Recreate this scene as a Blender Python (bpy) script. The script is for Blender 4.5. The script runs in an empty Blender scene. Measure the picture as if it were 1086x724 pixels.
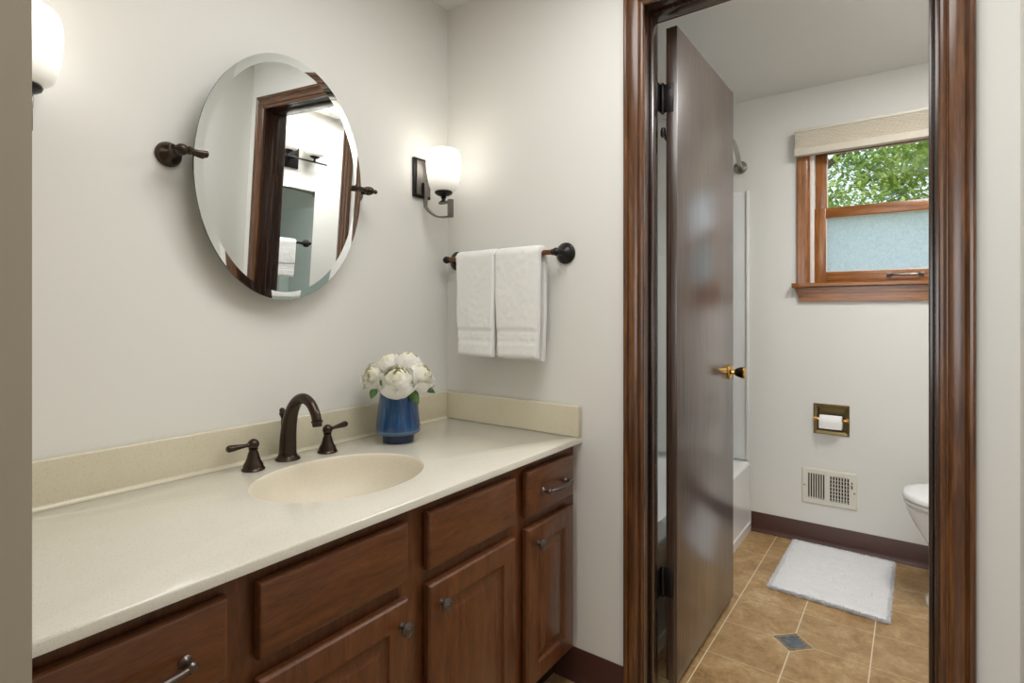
import bpy, bmesh, math, random
from mathutils import Vector, Matrix, noise

sc = bpy.context.scene
C = sc.collection
PI = math.pi

# ------------------------------------------------------------------ camera, world, lights, exposure
cam_d = bpy.data.cameras.new('camera')
cam = bpy.data.objects.new('camera', cam_d)
C.objects.link(cam)
CAM_Z = 1.215
cam.location = (0, 0, CAM_Z)
cam.rotation_euler = (PI/2, 0, math.atan2(426, 583))
cam_d.sensor_width = 36
cam_d.lens = 583/1086*36
cam_d.shift_y = -31/1086
cam_d.clip_start = 0.02
sc.camera = cam

sc.view_settings.view_transform = 'Standard'
sc.view_settings.look = 'None'
sc.view_settings.gamma = 1
sc.view_settings.use_curve_mapping = False
sc.view_settings.exposure = 0.12

world = bpy.data.worlds.new('sky')
sc.world = world
world.use_nodes = True
wn = world.node_tree.nodes
wn['Background'].inputs['Color'].default_value = (0.80, 0.90, 1.0, 1)
wn['Background'].inputs['Strength'].default_value = 1.45

def light(name, kind, loc, rot, energy, color, **kw):
    d = bpy.data.lights.new(name, kind)
    d.energy = energy; d.color = color
    for k, v in kw.items(): setattr(d, k, v)
    o = bpy.data.objects.new(name, d)
    o.location = loc; o.rotation_euler = rot
    C.objects.link(o)
    return o

light('sun', 'SUN', (0, -5, 10), (math.radians(48), 0, math.radians(-25)), 3.0, (1.0, 0.95, 0.85), angle=0.02)
# added area fill behind the camera; the bedroom shell has no window
light('bedroom_fill', 'AREA', (-0.7, -3.3, 1.45), (PI/2, 0, 0), 50, (0.97, 0.985, 1.0), shape='RECTANGLE', size=2.4, size_y=1.6)
# added ceiling fills for nook and bathroom, with no lamp fitting behind them
light('nook_ceiling_fill', 'AREA', (-0.50, 0.80, 2.37), (0, 0, 0), 12.5, (1.0, 0.988, 0.97), shape='DISK', size=0.9)
light('bathroom_ceiling_fill', 'AREA', (0.20, 2.25, 2.375), (0, 0, 0), 17, (1.0, 0.985, 0.97), shape='DISK', size=0.5)
SCONCE = 3.6

# ------------------------------------------------------------------ helpers
def rgb(r, g, b):
    f = lambda v: (v/255/12.92) if v/255 <= 0.04045 else ((v/255+0.055)/1.055)**2.4
    return (f(r), f(g), f(b), 1)

class NT:
    def __init__(s, name):
        s.m = bpy.data.materials.new(name); s.m.use_nodes = True
        s.t = s.m.node_tree; s.n = s.t.nodes; s.l = s.t.links
        s.b = s.n['Principled BSDF']; s.out = s.n['Material Output']
    def new(s, kind, **kw):
        n = s.n.new(kind)
        for k, v in kw.items(): setattr(n, k, v)
        return n
    def link(s, a, b): s.l.new(a, b)
    def val(s, x, sock):
        if isinstance(x, (int, float)): sock.default_value = x
        else: s.link(x, sock)
    def math(s, op, a, b=0.0, c=None):
        n = s.new('ShaderNodeMath', operation=op)
        s.val(a, n.inputs[0]); s.val(b, n.inputs[1])
        if c is not None: s.val(c, n.inputs[2])
        return n.outputs[0]
    def mix(s, f, a, b):
        n = s.new('ShaderNodeMix', data_type='RGBA')
        s.val(f, n.inputs['Factor'])
        for x, k in ((a, 6), (b, 7)):
            if isinstance(x, tuple): n.inputs[k].default_value = x
            else: s.link(x, n.inputs[k])
        return n.outputs[2]
    def coords(s, scale=(1, 1, 1), kind='Object'):
        tc = s.new('ShaderNodeTexCoord'); mp = s.new('ShaderNodeMapping')
        mp.inputs['Scale'].default_value = scale
        s.link(tc.outputs[kind], mp.inputs['Vector'])
        return mp.outputs[0]
    def noise(s, vec, scale, detail=4, rough=0.55, dist=0.0):
        n = s.new('ShaderNodeTexNoise')
        n.inputs['Scale'].default_value = scale; n.inputs['Detail'].default_value = detail
        n.inputs['Roughness'].default_value = rough; n.inputs['Distortion'].default_value = dist
        s.link(vec, n.inputs['Vector'])
        return n.outputs['Fac']
    def ramp(s, fac, stops):
        n = s.new('ShaderNodeValToRGB'); cr = n.color_ramp
        while len(cr.elements) < len(stops): cr.elements.new(0.5)
        for e, (p, c) in zip(cr.elements, stops): e.position = p; e.color = c
        s.link(fac, n.inputs[0])
        return n.outputs[0]
    def bump(s, h, strength, dist=0.002):
        n = s.new('ShaderNodeBump'); n.inputs['Strength'].default_value = strength
        n.inputs['Distance'].default_value = dist
        s.link(h, n.inputs['Height']); s.link(n.outputs[0], s.b.inputs['Normal'])
    def set(s, **kw):
        for k, v in kw.items():
            i = s.b.inputs[k.replace('_', ' ')]
            if isinstance(v, (int, float, tuple)): i.default_value = v
            else: s.link(v, i)
        return s

def plain(name, col, rough=0.5, metal=0.0, var=0.08, nscale=8, bump=0.0, bscale=200, bdist=0.001, **kw):
    t = NT(name); v = t.coords()
    c2 = tuple(min(1, x*(1-var)) for x in col[:3]) + (1,)
    c1 = tuple(min(1, x*(1+var)) for x in col[:3]) + (1,)
    t.set(Base_Color=t.mix(t.noise(v, nscale), c2, c1), Roughness=rough, Metallic=metal, **kw)
    if bump: t.bump(t.noise(v, bscale, 3), bump, bdist)
    return t.m

def wood(name, dark, mid, lightc, scale, rough=0.35, coat=0.2, fine=40, contrast=(0.3, 0.5, 0.72), bump=0.08, coat_rough=0.18):
    t = NT(name); v = t.coords(scale)
    big = t.noise(v, 3.0, 5, 0.6, 0.8)
    fin = t.noise(v, fine, 3, 0.6, 0.1)
    f = t.math('ADD', t.math('MULTIPLY', big, 0.65), t.math('MULTIPLY', fin, 0.35))
    c = t.ramp(f, [(contrast[0], dark), (contrast[1], mid), (contrast[2], lightc)])
    t.set(Base_Color=c, Roughness=rough, Coat_Weight=coat, Coat_Roughness=coat_rough)
    t.bump(fin, bump, 0.0006)
    return t.m

M = {}
M['wall'] = plain('wall_paint', rgb(228, 227, 222), 0.7, var=0.012, nscale=3, bump=0.10, bscale=90, bdist=0.001)
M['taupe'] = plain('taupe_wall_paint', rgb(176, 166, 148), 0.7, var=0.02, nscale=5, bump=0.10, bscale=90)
M['ceiling'] = plain('ceiling_paint', rgb(228, 227, 224), 0.8, var=0.01, bump=0.1, bscale=120)
M['cab_v'] = wood('cabinet_wood_upright', rgb(70, 38, 18), rgb(104, 61, 32), rgb(132, 82, 46), (14, 14, 2.0), 0.32, 0.25, 18, (0.30, 0.52, 0.80))
M['cab_h'] = wood('cabinet_wood_lengthwise', rgb(70, 38, 18), rgb(104, 61, 32), rgb(132, 82, 46), (14, 2.0, 14), 0.32, 0.25, 18, (0.30, 0.52, 0.80))
M['cab_in'] = plain('cabinet_shadow_wood', rgb(48, 26, 14), 0.6)
M['casing'] = wood('casing_stained_wood', rgb(50, 27, 12), rgb(92, 56, 28), rgb(142, 94, 52), (15, 15, 1.1), 0.26, 0.4, 8, (0.30, 0.52, 0.76))
M['casing_h'] = wood('casing_stained_wood_lengthwise', rgb(50, 27, 12), rgb(92, 56, 28), rgb(142, 94, 52), (1.1, 15, 15), 0.26, 0.4, 8, (0.30, 0.52, 0.76))
M['jamb'] = wood('jamb_dark_wood', rgb(34, 20, 14), rgb(52, 33, 24), rgb(72, 48, 36), (22, 22, 1.2), 0.25, 0.5, 20)
M['door'] = wood('door_dark_oak_veneer', rgb(38, 26, 20), rgb(66, 49, 40), rgb(96, 75, 63), (60, 60, 1.0), 0.34, 1.0, 6, (0.36, 0.5, 0.64), 0.03, 0.24)
M['winwood'] = wood('window_stained_wood', rgb(96, 54, 20), rgb(146, 90, 40), rgb(184, 122, 62), (28, 28, 1.6), 0.3, 0.35, 12)
M['winwood_h'] = wood('window_stained_wood_lengthwise', rgb(96, 54, 20), rgb(146, 90, 40), rgb(184, 122, 62), (1.6, 28, 28), 0.3, 0.35, 12)
M['base'] = plain('vinyl_base', rgb(76, 45, 37), 0.40, var=0.06)
M['bronze'] = plain('oil_rubbed_bronze', rgb(68, 57, 50), 0.27, 0.85, var=0.25, nscale=25)
M['knob'] = plain('worn_pewter_bronze', rgb(112, 102, 96), 0.3, 0.85, var=0.2, nscale=40)
M['black_bronze'] = plain('dark_bronze', rgb(44, 42, 42), 0.33, 0.7, var=0.2, nscale=25)
M['copper_bar'] = plain('worn_copper_bronze', rgb(120, 82, 54), 0.33, 0.8, var=0.35, nscale=30)
M['nickel'] = plain('satin_nickel', rgb(164, 158, 150), 0.25, 1.0, var=0.05)
M['pewter'] = plain('brushed_pewter', rgb(120, 116, 112), 0.28, 0.9, var=0.1)
M['brass'] = plain('polished_brass', rgb(222, 176, 100), 0.16, 1.0, var=0.06)
M['old_brass'] = plain('antique_brass', rgb(128, 112, 76), 0.32, 0.9, var=0.2, nscale=30)
M['knob_dark'] = plain('antique_knob_bronze', rgb(66, 54, 50), 0.25, 0.9, var=0.1)
M['white_enamel'] = plain('white_enamel', rgb(236, 237, 236), 0.14, var=0.01)
M['surround'] = plain('white_acrylic', rgb(228, 231, 229), 0.22, var=0.01)
M['register'] = plain('cream_register_paint', rgb(222, 219, 206), 0.4, var=0.03)
M['dark'] = plain('dark_void', rgb(34, 28, 22), 0.8)
M['paper'] = plain('toilet_tissue', rgb(240, 240, 238), 0.9, var=0.01, bump=0.2, bscale=150)
M['towel'] = plain('white_terry', rgb(248, 248, 246), 0.95, var=0.02, nscale=60, bump=0.7, bscale=420, bdist=0.003)
def m_mat():
    t = NT('white_shag'); v = t.coords()
    c = t.mix(t.noise(v, 70), rgb(240, 241, 243), rgb(250, 250, 251))
    t.set(Base_Color=c, Roughness=0.95)
    t.bump(t.noise(v, 150, 4), 0.4, 0.004)
    tl = t.new('ShaderNodeBsdfTranslucent'); t.link(c, tl.inputs['Color'])
    mx = t.new('ShaderNodeMixShader'); mx.inputs[0].default_value = 0.12
    t.link(t.b.outputs[0], mx.inputs[1]); t.link(tl.outputs[0], mx.inputs[2])
    t.link(mx.outputs[0], t.out.inputs['Surface'])
    return t.m
M['mat'] = m_mat()
M['blind'] = None
M['liner'] = plain('white_jamb_liner', rgb(238, 232, 226), 0.5)
M['leaf'] = plain('flower_leaf', rgb(66, 104, 38), 0.5, var=0.4, nscale=60)
M['stem'] = plain('flower_stem', rgb(78, 110, 52), 0.5)
M['grass'] = plain('lawn', rgb(90, 120, 60), 0.9, var=0.3, nscale=3)
M['bark'] = plain('bark', rgb(80, 66, 54), 0.9, var=0.3, nscale=10)

def m_counter(name, a, b, rough, coat=0.4):
    t = NT(name); v = t.coords()
    sp = t.noise(v, 330, 2, 0.7)
    cl = t.noise(v, 7, 4, 0.6, 0.4)
    c = t.mix(cl, a, b)
    sp = t.ramp(sp, [(0.36, (1, 1, 1, 1)), (0.44, (0, 0, 0, 1))])
    spd = tuple(x*0.82 for x in b[:3]) + (1,)
    c = t.mix(t.math('MULTIPLY', sp, 0.6), c, spd)
    t.set(Base_Color=c, Roughness=rough, Coat_Weight=coat, Coat_Roughness=0.08)
    return t.m
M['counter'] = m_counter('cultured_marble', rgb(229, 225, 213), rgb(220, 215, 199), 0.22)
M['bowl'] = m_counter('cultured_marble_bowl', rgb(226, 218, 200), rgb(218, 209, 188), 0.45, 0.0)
M['splash'] = m_counter('cultured_marble_shaded', rgb(220, 213, 192), rgb(209, 201, 174), 0.30)  # counter marble again, with the splashes' darker lighting put into the colour

def m_blind():
    t = NT('pleated_shade_fabric'); v = t.coords()
    t.set(Base_Color=t.mix(t.noise(v, 60), rgb(214, 206, 190), rgb(224, 217, 203)), Roughness=0.8)
    return t.m
M['blind'] = m_blind()

def m_vase():
    t = NT('blue_reactive_glaze'); v = t.coords((40, 40, 3))
    f = t.noise(v, 1.5, 3, 0.6)
    c = t.ramp(f, [(0.35, rgb(14, 48, 92)), (0.55, rgb(22, 74, 124)), (0.72, rgb(60, 112, 156))])
    t.set(Base_Color=c, Roughness=0.12, Coat_Weight=0.6, Coat_Roughness=0.05)
    return t.m
M['vase'] = m_vase()
M['vase_rim'] = plain('grey_blue_glaze', rgb(74, 104, 134), 0.25, var=0.1)
M['vase_foot'] = plain('dark_blue_glaze', rgb(28, 44, 74), 0.3, var=0.1)

def m_petal():
    t = NT('cream_petal')
    at = t.new('ShaderNodeAttribute', attribute_name='inner')
    c = t.mix(at.outputs['Fac'], rgb(250, 249, 244), rgb(250, 246, 214))
    t.set(Base_Color=c, Roughness=0.6)
    t.bump(t.noise(t.coords((1, 1, 1)), 260, 2), 0.2, 0.001)
    tl = t.new('ShaderNodeBsdfTranslucent'); t.link(c, tl.inputs['Color'])
    mx = t.new('ShaderNodeMixShader'); mx.inputs[0].default_value = 0.16
    t.link(t.b.outputs[0], mx.inputs[1]); t.link(tl.outputs[0], mx.inputs[2])
    t.link(mx.outputs[0], t.out.inputs['Surface'])
    return t.m
M['petal'] = m_petal()

def m_mirror(name, col, rough=0.0):
    t = NT(name); t.set(Base_Color=col, Metallic=1.0, Roughness=rough)
    return t.m
M['mirror'] = m_mirror('silvered_glass', (0.86, 0.885, 0.875, 1))
M['mirror_green'] = m_mirror('silvered_glass_green', (0.62, 0.72, 0.68, 1))
M['glass_edge'] = plain('polished_glass_edge', rgb(110, 124, 122), 0.1, 0.6)

def m_shade(strength):
    # opal glass lamp shade: the lamp inside glows most at the middle of the glass, less at the bottom
    t = NT('lit_opal_glass')
    g = t.new('ShaderNodeTexCoord'); sp = t.new('ShaderNodeSeparateXYZ')
    t.link(g.outputs['Generated'], sp.inputs[0])
    r = t.ramp(sp.outputs['Z'], [(0.0, (0.05, 0.05, 0.05, 1)), (0.15, (0.08, 0.08, 0.08, 1)), (0.42, (0.26, 0.26, 0.26, 1)), (0.7, (1, 1, 1, 1)), (1.0, (0.9, 0.9, 0.9, 1))])
    t.set(Base_Color=rgb(240, 238, 230), Roughness=0.3, Emission_Color=(1.0, 0.955, 0.88, 1),
          Emission_Strength=t.math('MULTIPLY', r, strength))
    return t.m
M['shade'] = m_shade(SCONCE)
M['shade_bath'] = m_shade(3.4)

def m_clear():
    t = NT('clear_window_glass')
    tr = t.new('ShaderNodeBsdfTransparent'); gl = t.new('ShaderNodeBsdfGlossy'); gl.inputs['Roughness'].default_value = 0.02
    lw = t.new('ShaderNodeFresnel'); lw.inputs['IOR'].default_value = 1.45
    mx = t.new('ShaderNodeMixShader')
    tr.inputs['Color'].default_value = (0.96, 0.98, 0.97, 1)
    t.link(lw.outputs[0], mx.inputs[0]); t.link(tr.outputs[0], mx.inputs[1]); t.link(gl.outputs[0], mx.inputs[2])
    t.link(mx.outputs[0], t.out.inputs['Surface'])
    return t.m
M['clear'] = m_clear()

def m_frost():
    t = NT('frosted_textured_glass'); v = t.coords()
    f = t.noise(v, 55, 4, 0.7, 1.5)
    c = t.ramp(f, [(0.3, (0.66, 0.76, 0.82, 1)), (0.7, (0.93, 0.97, 1.0, 1))])
    tl = t.new('ShaderNodeBsdfTranslucent'); t.link(c, tl.inputs['Color'])
    gl = t.new('ShaderNodeBsdfGlossy'); gl.inputs['Roughness'].default_value = 0.35
    df = t.new('ShaderNodeBsdfDiffuse'); df.inputs['Color'].default_value = (0.75, 0.8, 0.82, 1)
    m0 = t.new('ShaderNodeMixShader'); m0.inputs[0].default_value = 0.12
    t.link(tl.outputs[0], m0.inputs[1]); t.link(df.outputs[0], m0.inputs[2])
    mx = t.new('ShaderNodeMixShader'); mx.inputs[0].default_value = 0.04
    t.link(m0.outputs[0], mx.inputs[1]); t.link(gl.outputs[0], mx.inputs[2])
    t.link(mx.outputs[0], t.out.inputs['Surface'])
    return t.m
M['frost'] = m_frost()

def m_treeleaf(name, a, b):
    t = NT(name); v = t.coords()
    c = t.mix(t.noise(v, 2.2, 3), a, b)
    t.set(Base_Color=c, Roughness=0.5)
    tl = t.new('ShaderNodeBsdfTranslucent'); t.link(c, tl.inputs['Color'])
    mx = t.new('ShaderNodeMixShader'); mx.inputs[0].default_value = 0.35
    t.link(t.b.outputs[0], mx.inputs[1]); t.link(tl.outputs[0], mx.inputs[2])
    t.link(mx.outputs[0], t.out.inputs['Surface'])
    return t.m
M['tree_light'] = m_treeleaf('tree_leaf_light', rgb(112, 148, 66), rgb(196, 208, 112))
M['tree_dark'] = m_treeleaf('tree_leaf_dark', rgb(66, 112, 74), rgb(118, 158, 100))

def m_floor():
    t = NT('stone_look_vinyl_tile')
    tc = t.new('ShaderNodeTexCoord'); sp = t.new('ShaderNodeSeparateXYZ')
    t.link(tc.outputs['Object'], sp.inputs[0])
    P = 0.2397
    def cell(s, off):
        q = t.math('DIVIDE', t.math('SUBTRACT', s, off), P)
        fr = t.math('FRACT', t.math('ADD', q, 100.5))
        return q, t.math('MULTIPLY', t.math('ABSOLUTE', t.math('SUBTRACT', fr, 0.5)), P)
    qx, dx = cell(sp.outputs['X'], -0.3600)
    qy, dy = cell(sp.outputs['Y'], 2.2475)
    gx = t.math('LESS_THAN', dx, 0.0020)
    gy = t.math('LESS_THAN', dy, 0.0011)
    # slate inset diamonds every fourth crossing
    def big(s, off):
        q = t.math('DIVIDE', t.math('SUBTRACT', s, off), 4*P)
        fr = t.math('FRACT', t.math('ADD', q, 100.5))
        return t.math('MULTIPLY', t.math('ABSOLUTE', t.math('SUBTRACT', fr, 0.5)), 4*P)
    bx, by = big(sp.outputs['X'], -0.3600), big(sp.outputs['Y'], 2.2475)
    dia = t.math('ADD', bx, by)
    d_in = t.math('LESS_THAN', dia, 0.0715)
    d_edge = t.math('MULTIPLY', d_in, t.math('GREATER_THAN', dia, 0.0685))
    bsq = t.math('MAXIMUM', bx, by)
    d_core = t.math('LESS_THAN', dia, 0.050)
    v = t.coords()
    n1 = t.noise(v, 9, 6, 0.65, 1.2); n2 = t.noise(v, 60, 5, 0.7, 0.6); n3 = t.noise(v, 2.2, 2)
    f = t.math('ADD', t.math('MULTIPLY', n1, 0.55), t.math('ADD', t.math('MULTIPLY', n2, 0.3), t.math('MULTIPLY', n3, 0.2)))
    tile = t.ramp(f, [(0.36, rgb(126, 94, 58)), (0.48, rgb(168, 132, 86)), (0.58, rgb(188, 156, 110)), (0.70, rgb(216, 196, 164))])
    wn_ = t.new('ShaderNodeTexWhiteNoise', noise_dimensions='2D')
    cb = t.new('ShaderNodeCombineXYZ')
    t.link(t.math('FLOOR', qx), cb.inputs[0]); t.link(t.math('FLOOR', qy), cb.inputs[1])
    t.link(cb.outputs[0], wn_.inputs['Vector'])
    tile = t.mix(t.math('MULTIPLY', wn_.outputs['Value'], 0.22), tile, rgb(150, 128, 98))
    grout = rgb(226, 212, 184)
    c = t.mix(t.math('MULTIPLY', gy, 0.75), tile, grout)
    c = t.mix(gx, c, grout)
    bord = t.ramp(n2, [(0.35, rgb(70, 66, 58)), (0.5, rgb(150, 126, 88)), (0.65, rgb(112, 108, 96))])
    c = t.mix(d_in, c, bord)
    slate = t.ramp(n2, [(0.35, rgb(66, 76, 84)), (0.65, rgb(108, 118, 124))])
    c = t.mix(d_core, c, slate)
    c = t.mix(d_edge, c, grout)
    t.set(Base_Color=c, Roughness=0.36)
    t.bump(n2, 0.15, 0.001)
    return t.m
M['floor'] = m_floor()
M['carpet'] = plain('bedroom_carpet', rgb(176, 164, 148), 0.95, var=0.15, nscale=80)

# ---- mesh building (everything in world coordinates; obj() re-centres on the parent)
def tag(o, label=None, cat=None, group=None, kind=None):
    if label: o['label'] = label
    if cat: o['category'] = cat
    if group: o['group'] = group
    if kind: o['kind'] = kind
    return o

def thing(name, loc, label, cat, group=None):
    o = bpy.data.objects.new(name, None); C.objects.link(o)
    o.empty_display_size = 0.05
    o.location = loc
    return tag(o, label, cat, group)

def wloc(o):
    v = Vector((0, 0, 0))
    while o is not None:
        v += o.location; o = o.parent
    return v

def obj(name, bm, mat, parent=None, smooth=True, origin=None, angle=35):
    me = bpy.data.meshes.new(name)
    o = bpy.data.objects.new(name, me)
    C.objects.link(o)
    base = Vector((0, 0, 0))
    if parent is not None: base = wloc(parent)
    if origin is not None:
        o.location = Vector(origin) - base; base = Vector(origin)
    bmesh.ops.translate(bm, verts=bm.verts, vec=-base)
    bmesh.ops.recalc_face_normals(bm, faces=bm.faces)
    if smooth:
        lim = math.radians(angle)
        for f in bm.faces: f.smooth = True
        for e in bm.edges:
            if len(e.link_faces) == 2 and e.calc_face_angle(0) > lim: e.smooth = False
    bm.to_mesh(me); bm.free()
    if isinstance(mat, (list, tuple)):
        for x in mat: me.materials.append(x)
    else: me.materials.append(mat)
    if parent is not None: o.parent = parent
    return o

def struct(name, bm, mat, parent=None, **kw):
    o = obj(name, bm, mat, parent, **kw)
    if parent is None: o['kind'] = 'structure'
    return o

def B(): return bmesh.new()

def merge(bm, tmp, mi=0):
    vm = {}
    for v in tmp.verts: vm[v] = bm.verts.new(v.co)
    for f in tmp.faces:
        try:
            nf = bm.faces.new([vm[v] for v in f.verts]); nf.material_index = mi
        except ValueError: pass
    tmp.free()

def box(bm, lo, hi, r=0.0, seg=2, mi=0):
    t = B()
    bmesh.ops.create_cube(t, size=1)
    for v in t.verts:
        v.co = Vector([lo[i] + (hi[i]-lo[i])*(v.co[i]+0.5) for i in range(3)])
    if r > 0:
        bmesh.ops.bevel(t, geom=list(t.edges), offset=r, segments=seg, profile=0.5, affect='EDGES', clamp_overlap=True)
    merge(bm, t, mi)
    return bm

def frame_of(d):
    d = Vector(d).normalized()
    a = Vector((0, 0, 1)) if abs(d.z) < 0.9 else Vector((1, 0, 0))
    u = d.cross(a).normalized(); w = d.cross(u).normalized()
    return d, u, w

def lathe(bm, origin, axis, prof, n=28, mi=0, cap=True, sx=1.0, phase=0.0):
    """prof = [(radius, distance along axis)]"""
    d, u, w = frame_of(axis); o = Vector(origin)
    rings = []
    for r, h in prof:
        if r < 1e-6:
            rings.append([bm.verts.new(o + d*h)]); continue
        rings.append([bm.verts.new(o + d*h + (u*math.cos(2*PI*k/n+phase)*sx + w*math.sin(2*PI*k/n+phase))*r) for k in range(n)])
    for a, b in zip(rings, rings[1:]):
        for k in range(n):
            k2 = (k+1) % n
            if len(a) == 1 and len(b) == 1: break
            if len(a) == 1: vs = [a[0], b[k], b[k2]]
            elif len(b) == 1: vs = [a[k], b[0], a[k2]]
            else: vs = [a[k], b[k], b[k2], a[k2]]
            f = bm.faces.new(vs); f.material_index = mi
    if cap:
        for r in (rings[0], rings[-1]):
            if len(r) > 2: bm.faces.new(r).material_index = mi
    return bm

def smooth_path(pts, sub=6):
    pts = [Vector(p) for p in pts]
    out = []
    for i in range(len(pts)-1):
        p0 = pts[max(i-1, 0)]; p1 = pts[i]; p2 = pts[i+1]; p3 = pts[min(i+2, len(pts)-1)]
        for k in range(sub):
            t = k/sub
            out.append(0.5*((2*p1) + (p2-p0)*t + (2*p0-5*p1+4*p2-p3)*t*t + (3*p1-p0-3*p2+p3)*t**3))
    out.append(pts[-1])
    return out

def tube(bm, pts, radii, n=14, mi=0, cap=True):
    pts = [Vector(p) for p in pts]
    m = len(pts)
    if isinstance(radii, (int, float)): radii = [radii]*m
    tang = []
    for i in range(m):
        a = pts[max(i-1, 0)]; b = pts[min(i+1, m-1)]
        tang.append((b-a).normalized())
    d, u, w = frame_of(tang[0])
    rings = []
    for i in range(m):
        if i:
            ax = tang[i-1].cross(tang[i])
            if ax.length > 1e-8:
                R = Matrix.Rotation(tang[i-1].angle(tang[i]), 3, ax.normalized())
                u = R @ u; w = R @ w
        rings.append([bm.verts.new(pts[i] + (u*math.cos(2*PI*k/n) + w*math.sin(2*PI*k/n))*radii[i]) for k in range(n)])
    for a, b in zip(rings, rings[1:]):
        for k in range(n):
            f = bm.faces.new([a[k], b[k], b[(k+1) % n], a[(k+1) % n]]); f.material_index = mi
    if cap:
        bm.faces.new(rings[0]); bm.faces.new(rings[-1])
    return bm

def interp(vals, sub=6):
    return [p.x for p in smooth_path([(v, 0, 0) for v in vals], sub)]

def prism(bm, poly, axis, a, b, mi=0):
    """poly = 2D points; axis = extrusion axis; the other two axes in xyz order"""
    def mk(p, t):
        if axis == 'x': return (t, p[0], p[1])
        if axis == 'y': return (p[0], t, p[1])
        return (p[0], p[1], t)
    A = [bm.verts.new(mk(p, a)) for p in poly]; Bv = [bm.verts.new(mk(p, b)) for p in poly]
    n = len(poly)
    for k in range(n): bm.faces.new([A[k], A[(k+1) % n], Bv[(k+1) % n], Bv[k]]).material_index = mi
    bm.faces.new(A); bm.faces.new(Bv)
    return bm

def nested(bm, rect, rings, place, fill=True, back=None, mi=0):
    """rect=(a0,a1,b0,b1); rings=[(inset, depth)]; place(a,b,depth)->xyz"""
    a0, a1, b0, b1 = rect
    R = []
    for ins, dep in rings:
        R.append([bm.verts.new(place(x, y, dep)) for x, y in ((a0+ins, b0+ins), (a1-ins, b0+ins), (a1-ins, b1-ins), (a0+ins, b1-ins))])
    for p, q in zip(R, R[1:]):
        for k in range(4): bm.faces.new([p[k], p[(k+1) % 4], q[(k+1) % 4], q[k]]).material_index = mi
    if fill: bm.faces.new(R[-1]).material_index = mi
    if back is not False: bm.faces.new(R[0]).material_index = mi
    return bm

def wall_holes(bm, u0, u1, v0, v1, holes, place, t0, t1):
    """slab in (u,v) with rectangular holes, thickness t0..t1"""
    us = sorted({u0, u1, *[h[0] for h in holes], *[h[1] for h in holes]})
    vs = sorted({v0, v1, *[h[2] for h in holes], *[h[3] for h in holes]})
    solid = {}
    for i in range(len(us)-1):
        for j in range(len(vs)-1):
            cu = (us[i]+us[i+1])/2; cv = (vs[j]+vs[j+1])/2
            solid[i, j] = not any(h[0] < cu < h[1] and h[2] < cv < h[3] for h in holes)
    vc = {}
    def V(i, j, t):
        k = (i, j, t)
        if k not in vc: vc[k] = bm.verts.new(place(us[i], vs[j], t))
        return vc[k]
    for (i, j), s in solid.items():
        if not s: continue
        for t in (t0, t1): bm.faces.new([V(i, j, t), V(i+1, j, t), V(i+1, j+1, t), V(i, j+1, t)])
        for di, dj, e in ((-1, 0, ((i, j), (i, j+1))), (1, 0, ((i+1, j), (i+1, j+1))), (0, -1, ((i, j), (i+1, j))), (0, 1, ((i, j+1), (i+1, j+1)))):
            if not solid.get((i+di, j+dj), False):
                (a, b), (c, d) = e
                bm.faces.new([V(a, b, t0), V(c, d, t0), V(c, d, t1), V(a, b, t1)])
    return bm

def copy_tree(o, parent=None):
    c = o.copy(); C.objects.link(c)
    if parent is not None: c.parent = parent
    for ch in o.children: copy_tree(ch, c)
    return c

# ------------------------------------------------------------------ dimensions
XL = -1.48          # left wall
YB = 1.595          # wall with the doorway, near face
YB2 = 1.71          # its far face
YF = 3.27           # far bathroom wall
XR = 0.184          # right wall of the vanity nook
XR2 = 0.64          # right wall of the bathroom
ZC = 2.40
CT = 0.806          # counter top
JL, JR, JT = -0.667, 0.040, 2.150

# ------------------------------------------------------------------ the setting
struct('floor', box(B(), (XL-0.1, 0.03, -0.1), (XR2+0.1, YF+0.1, 0)), M['floor'], smooth=False)
struct('floor_bedroom', box(B(), (-3.2, -3.7, -0.1), (2.6, 0.03, 0)), M['carpet'], smooth=False)
struct('ceiling', box(B(), (-3.2, -3.7, ZC), (2.6, YF+0.1, ZC+0.1)), M['ceiling'], smooth=False)
struct('wall_left', box(B(), (XL-0.1, 0.149, 0), (XL, YF+0.1, ZC)), M['wall'], smooth=False)
bm = wall_holes(B(), XL, XR2, 0, ZC, [(JL-0.018, JR+0.018, -1, JT+0.018)], lambda u, v, t: (u, t, v), YB, YB2)
struct('wall_back', bm, M['wall'], smooth=False)
WX0, WX1, WZ0, WZ1 = -0.442, 0.382, 1.345, 2.110
TPH = (-0.417, -0.271, 0.590, 0.731)
VH = (-0.462, -0.248, 0.228, 0.380)
bm = wall_holes(B(), XL, XR2+0.1, 0, ZC, [(WX0, WX1, WZ0, WZ1), TPH, VH], lambda u, v, t: (u, t, v), YF, YF+0.1)
struct('wall_far', bm, M['wall'], smooth=False)
bm = box(B(), (XR, 0.149, 0), (XR2+0.1, YB, ZC))
box(bm, (XR2, YB2, 0), (XR2+0.1, YF, ZC))
struct('wall_right', bm, M['wall'], smooth=False)
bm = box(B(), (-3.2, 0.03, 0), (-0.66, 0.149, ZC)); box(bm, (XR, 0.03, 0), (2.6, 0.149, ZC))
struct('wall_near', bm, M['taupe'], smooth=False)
bm = box(B(), (-3.3, -3.7, 0), (-3.2, 0.03, ZC)); box(bm, (2.6, -3.7, 0), (2.7, 0.03, ZC)); box(bm, (-3.2, -3.8, 0), (2.6, -3.7, ZC))
struct('wall_bedroom', bm, M['wall'], smooth=False)

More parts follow.
